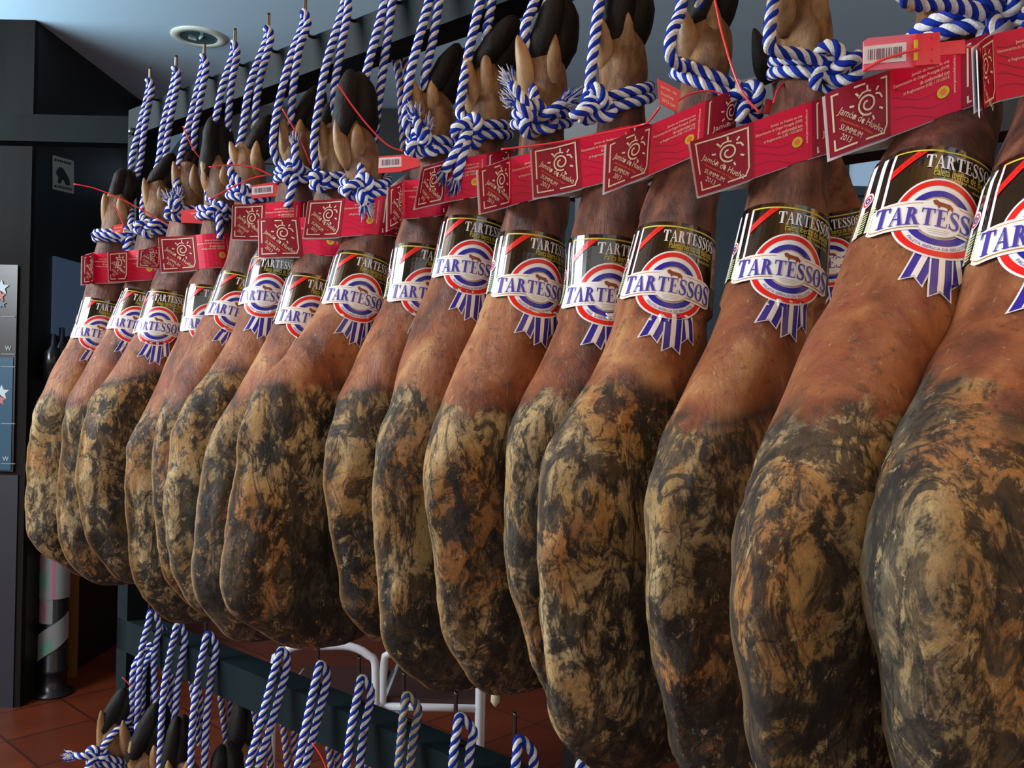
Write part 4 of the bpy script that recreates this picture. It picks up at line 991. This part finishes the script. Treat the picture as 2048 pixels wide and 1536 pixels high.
seal('red seal with white barcode sticker on a strap crossing the big black hoof', y, [([(675,168),(705,212),(740,256),(775,290),(806,303)], y-.03, y)], [(757,313),(806,309),(806,343),(756,346)], 'seal', [(803,308),(838,318),(840,332),(803,342)], [(758,316),(803,313),(803,333),(757,336)])
y = Yh(5, .055)
seal('red seal with white barcode sticker on two straps, left of centre above the sun squares', y, [([(418,334),(460,330),(505,334),(545,352)], y, y-.01), ([(418,400),(450,382),(500,358),(535,350)], y, y-.01)], [(503,371),(552,363),(554,392),(503,397)], 'seal', [(551,363),(573,368),(576,384),(553,391)], [(504,374),(546,370),(546,386),(504,390)])
y = Yh(3, .06)
seal('blank-looking pinkish red seal with faint lettering, lying on the frayed knot at far left', y, [([(366,252),(380,285),(395,310),(408,320)], y+.04, y+.05), ([(415,435),(425,436)], y, y)], [(362,420),(404,417),(420,428),(413,448),(362,445)], 'seal', txt=True)
y = Yh(2, .05)
seal('long red strap sticking out left over the two farthest trotters', y, [([(148,368),(190,377),(240,397),(300,428),(345,454)], y-.02, y-.01)], [(335,448),(350,448),(352,466),(338,464)], 'seal')
y = Yh(1, .05)
seal('tiny red seal on the farthest trotter, above its knot', y, [([(228,408),(238,428),(248,452)], y, y), ], [(226,450),(247,448),(244,471),(227,474)], 'seal', txt=True)
y = Yh(6, .05)
seal('thin red strap running down over the trotter left of the big black hoof', y, [([(565,218),(585,252),(605,290),(622,332)], y, y)])
y = Yh(12, .03)
seal('short red strap tip showing behind the reddish trotter', y, [([(1189,24),(1196,36),(1204,50)], y+.03, y+.03)])

# ---------------------------------------------------------------- lower row: ropes on the lower beam
LOW = [  # top px, strand px lists, mats, label
 ((310,1222), [(296,1250),(282,1310),(276,1420),(272,1540)], [(318,1250),(308,1320),(312,1420),(312,1540)], 0, 'rope on the lower beam, first from the left'),
 ((364,1246), [(348,1275),(334,1340),(325,1410),(318,1560)], [(370,1275),(360,1340),(352,1410),(346,1560)], 0, 'rope on the lower beam, second from the left'),
 ((424,1266), [(408,1295),(394,1370),(385,1450),(380,1580)], [(432,1295),(420,1370),(412,1460),(408,1580)], 0, 'rope on the lower beam, third from the left'),
 ((571,1298), [(552,1330),(528,1420),(496,1536)], [(574,1330),(548,1430),(516,1536)], 0, 'rope on the lower beam left of the white chair frames'),
 ((650,1326), [(632,1358),(612,1450),(590,1560)], [(654,1358),(632,1450),(604,1560)], 0, 'rope on the lower beam, in front of the left white chair back'),
 ((733,1354), [(716,1388),(702,1460),(690,1560)], [(742,1388),(728,1460),(716,1560)], 0, 'rope on the lower beam below the two meeting white tubes'),
 ((823,1388), [(808,1420),(802,1480),(795,1560)], [(836,1420),(826,1480),(818,1560)], 1, 'rope on the lower beam, soiled beige all over'),
 ((928,1430), [(914,1462),(908,1500),(904,1560)], [(946,1462),(940,1500),(936,1560)], 0, 'rope on the lower beam in front of the white vertical tube'),
 ((1047,1474), [(1034,1508),(1028,1560)], [(1066,1508),(1064,1560)], 0, 'rope on the lower beam just left of the long ham bottom'),
 ((1172,1522), [(1160,1550),(1156,1600)], [(1190,1550),(1188,1600)], 0, 'rope on the lower beam, last one, cut by the bottom picture edge'),
]
for tpx, a1, a2, mk, lab in LOW:
    Yl = 2304/(tpx[0]+988)                                            # on the hook line
    tp = at(*tpx, Yl); hs = (1.803-Yl)/.667
    hz = tp.z-EYE
    MB().tube(catmull([rp(-.014, hs, hz-.045), rp(-.001, hs, hz-.035), rp(.001, hs, hz-.01), rp(.002, hs, hz+.035)], .004), .0028, 8).build('hook', M['black'], rack, True)
    a_ = [at(x, y, Yl-.012-.00012*(y-tpx[1])) for x, y in a1]; b_ = [at(x, y, Yl-.004-.00010*(y-tpx[1])) for x, y in a2]
    loop_rope(tp+NV*.008, a_, b_, 'blue and white '+lab, 'ropes of the lower beam', [M['rdull'], M['rbeige']] if mk else None)
REAR = [((286,1282), [(280,1300),(284,1360),(292,1430)], [(292,1300),(300,1370),(314,1430)]), ((333,1305), [(327,1320),(334,1380),(345,1440)], [(339,1320),(346,1380),(352,1440)]), ((388,1330), [(382,1345),(390,1420),(400,1490)], [(394,1345),(402,1420),(414,1500)]),
 ((449,1352), [(440,1375),(446,1430),(455,1500)], [(458,1375),(462,1430),(466,1490)]), ((520,1388), [(508,1405),(514,1460),(520,1540)], [(528,1405),(534,1460),(542,1540)]), ((580,1412), [(566,1432),(572,1500),(578,1560)], [(586,1432),(590,1500),(598,1560)]), ((664,1452), [(656,1468),(662,1530),(668,1580)], [(674,1468),(676,1530),(680,1580)]), ((742,1485), [(734,1502),(740,1580)], [(750,1502),(756,1580)])]
for k, (tpx, a1, a2) in enumerate(REAR):
    Yl = 2540/(tpx[0]+988)
    loop_rope(at(*tpx, Yl), [at(x, y, Yl-.004) for x, y in a1], [at(x, y, Yl+.006) for x, y in a2], 'blue and white rope hanging behind the lower beam, %s from the left' % ['first', 'second', 'third', 'fourth', 'fifth', 'sixth', 'seventh', 'last'][k], 'ropes on the far side of the lower beam', [M['rblue'], M['rbeige']] if k > 2 else None)
# hams of the lower row: only trotters rise into the picture
def lower_ham(n, src, dx, dy, hoof, dew, label, P=None, kx=.93):
    d0 = H[src]; y0 = d0['sil'][0][1]; f = lambda y: y0+(y-y0)*kx+dy
    d = dict(sil=[(x+dx, f(y)) for x, y in d0['sil']], wrist=f(d0['wrist']), lab=f(d0['lab']), mold=f(d0['mold']), ring=(0, 0))
    HOOF[n] = hoof; DEW[n] = dew
    return build_ham(n, d, P or hook_base(src), label, False, 60, 40, 'hams of the lower row')
la, _ = lower_ham(31, 1, -8, 1056, (226,1452,252,1374,50), [(204,1490,203,1420), (250,1500,246,1440)], 'ham of the lower row at the far left, only its brown trotter showing')
lb, _ = lower_ham(32, 2, -24, 1140, (288,1500,318,1404,58), [(268,1540,262,1482), (310,1540,308,1490)], 'lower row ham with dark pointed hoof leaning right below the first rope')
lc, _ = lower_ham(33, 3, -6, 1195, (350,1530,358,1430,50), [(340,1570,336,1520), (372,1570,376,1520)], 'lower row ham with narrow grey-black hoof below the second rope')
ld, _ = lower_ham(34, 4, 30, 1252, (452,1560,446,1486,60), [(430,1600,424,1560), (470,1600,474,1560)], 'lower row ham, just its cleft hoof top at the bottom edge of the picture')
le, _ = lower_ham(35, 5, 0, 1190, (490,1480,486,1386,58), [], 'ham of the lower rear row, tall black hoof behind the fourth rope', hook_base(3.4))
# knot of the first lower ham
o = rope(41, (192,1512), .016, [(270,1330),(262,1430)], [(290,1330),(280,1430)], [(146,1512,1), (170,1545,0)], la, at(300, 1262, 1.79)-NV*.03, 'blue and white twisted rope knotted at the lower left trotter with a frayed end', group='ropes of the lower beam')
seal('thin red strap tip above the lower left dark hoof', 1.75, [([(245,1355),(254,1364),(264,1376)], 1.75, 1.75)])
seal('thin red strap curving at the bottom edge between two lower ropes', 1.35, [([(624,1486),(638,1505),(650,1530),(655,1560)], 1.35, 1.33)])

# ---------------------------------------------------------------- white tubular chairs behind the rack
wt = mat('white_enamel_tube', (196, 200, 210), .35)
def chair(px, Y, label, wood=False):
    (x0, y0), (x1, y1) = px                                   # top left and top right of the back frame
    a, b = at(x0, y0, Y), at(x1, y1, Y); zt = (a.z+b.z)/2; r = .0125; root = empty('tubular_chair', ((a.x+b.x)/2, Y, 0), label, 'chair', 'white tubular chairs behind the rack')
    def u_(x, y, zt, zb, x2, y2): return catmull([(x, y, zb), (x, y, zt-.10), (x+.02*(1 if x2 > x else -1), y, zt-.03), (x+.08*(1 if x2 > x else -1), y, zt), ((x+x2)/2, (y+y2)/2, zt), (x2-.08*(1 if x2 > x else -1), y2, zt), (x2-.02*(1 if x2 > x else -1), y2, zt-.03), (x2, y2, zt-.10), (x2, y2, zb)], .02)
    MB().tube(u_(a.x, Y, zt, 0, b.x, Y), r, 12).build('back_frame', wt, root, True)
    for x in (a.x, b.x): MB().tube([(x, Y+.42, 0), (x, Y+.42, .42)], r, 10).build('leg', wt, root, True)
    MB().tube([(a.x, Y, .42), (a.x, Y+.42, .42), (b.x, Y+.42, .42), (b.x, Y, .42), (a.x, Y, .42)], r, 10).build('seat_frame', wt, root, True)
    MB().bbox(a.x+.01, b.x-.01, Y+.01, Y+.42, .425, .445).build('seat', mat('chair_seat_dark', (52, 22, 15), .6), root)
    return root
chair(((548,1294),(753,1290)), 2.75, 'white tubular metal chair back behind the lower beam, left one of the pair')
chair(((768,1290),(960,1290)), 2.85, 'white tubular metal chair back behind the lower beam, right one of the pair, mostly hidden')
# black stand wrapped in paper strips, far left floor
yc = 1.45*1800/(1388-748); cx = at(105, 1388, yc).x
cb = Vector((cx, yc, 0)); can = empty('wrapped_column', cb, 'slim black round stand wrapped in pink, white and green paper at far left', 'stand')
MB().lathe(cb, [(.001, 0), (.088, 0), (.088, .012), (.060, .02), (.058, .10), (.062, .105), (.062, .12), (.058, .125), (.058, .62), (.050, .68), (.030, .70), (.001, .70)], 28).build('body', mat('stand_black', (18, 18, 26), .3), can, True)
def wrap(name, m, z0, z1, t0, t1, k=0, rr=.0605):
    mb = MB(); n = 14; v_ = []
    for q in range(n+1):
        t = t0+(t1-t0)*q/n; v_ += [cb+Vector((rr*math.cos(t), rr*math.sin(t), z0+k*q/n)), cb+Vector((rr*math.cos(t), rr*math.sin(t), z1+k*q/n))]
    mb.add(v_, [(2*q, 2*q+2, 2*q+3, 2*q+1) for q in range(n)]); return mb.build(name, m, can, True)
wp_ = mat('strip_white', (128, 134, 136), .6); wk_ = mat('strip_pink', (186, 90, 130), .6); wg_ = mat('strip_green', (96, 142, 124), .6)
tr = math.radians
wrap('paper_strip', wp_, .44, .64, tr(-190), tr(10), 0, .064); wrap('paper_strip', wp_, .33, .45, tr(-180), tr(-70), 0, .061); wrap('paper_strip', wp_, .12, .24, tr(-185), tr(0), .14, .066)
wrap('pink_stripe', wk_, .44, .64, tr(-75), tr(-65), 0, .0645); wrap('pink_stripe', wk_, .34, .42, tr(-150), tr(-135), 0, .0615); wrap('pink_stripe', wk_, .34, .42, tr(-115), tr(-100), 0, .0615); wrap('pink_stripe', wk_, .58, .64, tr(-165), tr(-120), 0, .0645)
wrap('green_print', wg_, .49, .56, tr(-150), tr(-95), 0, .0645); wrap('green_print', wg_, .165, .225, tr(-130), tr(-70), .045, .0665)
a = at(144, 1145, yc+.25); b = at(157, 1238, yc+.25)
tag(MB().bbox(a.x, b.x, yc+.22, yc+.25, 0, a.z+.05).build('ochre_board', [mat('ochre', (120, 84, 30), .6)]), 'narrow ochre yellow board standing behind the paper-wrapped black stand', 'board')
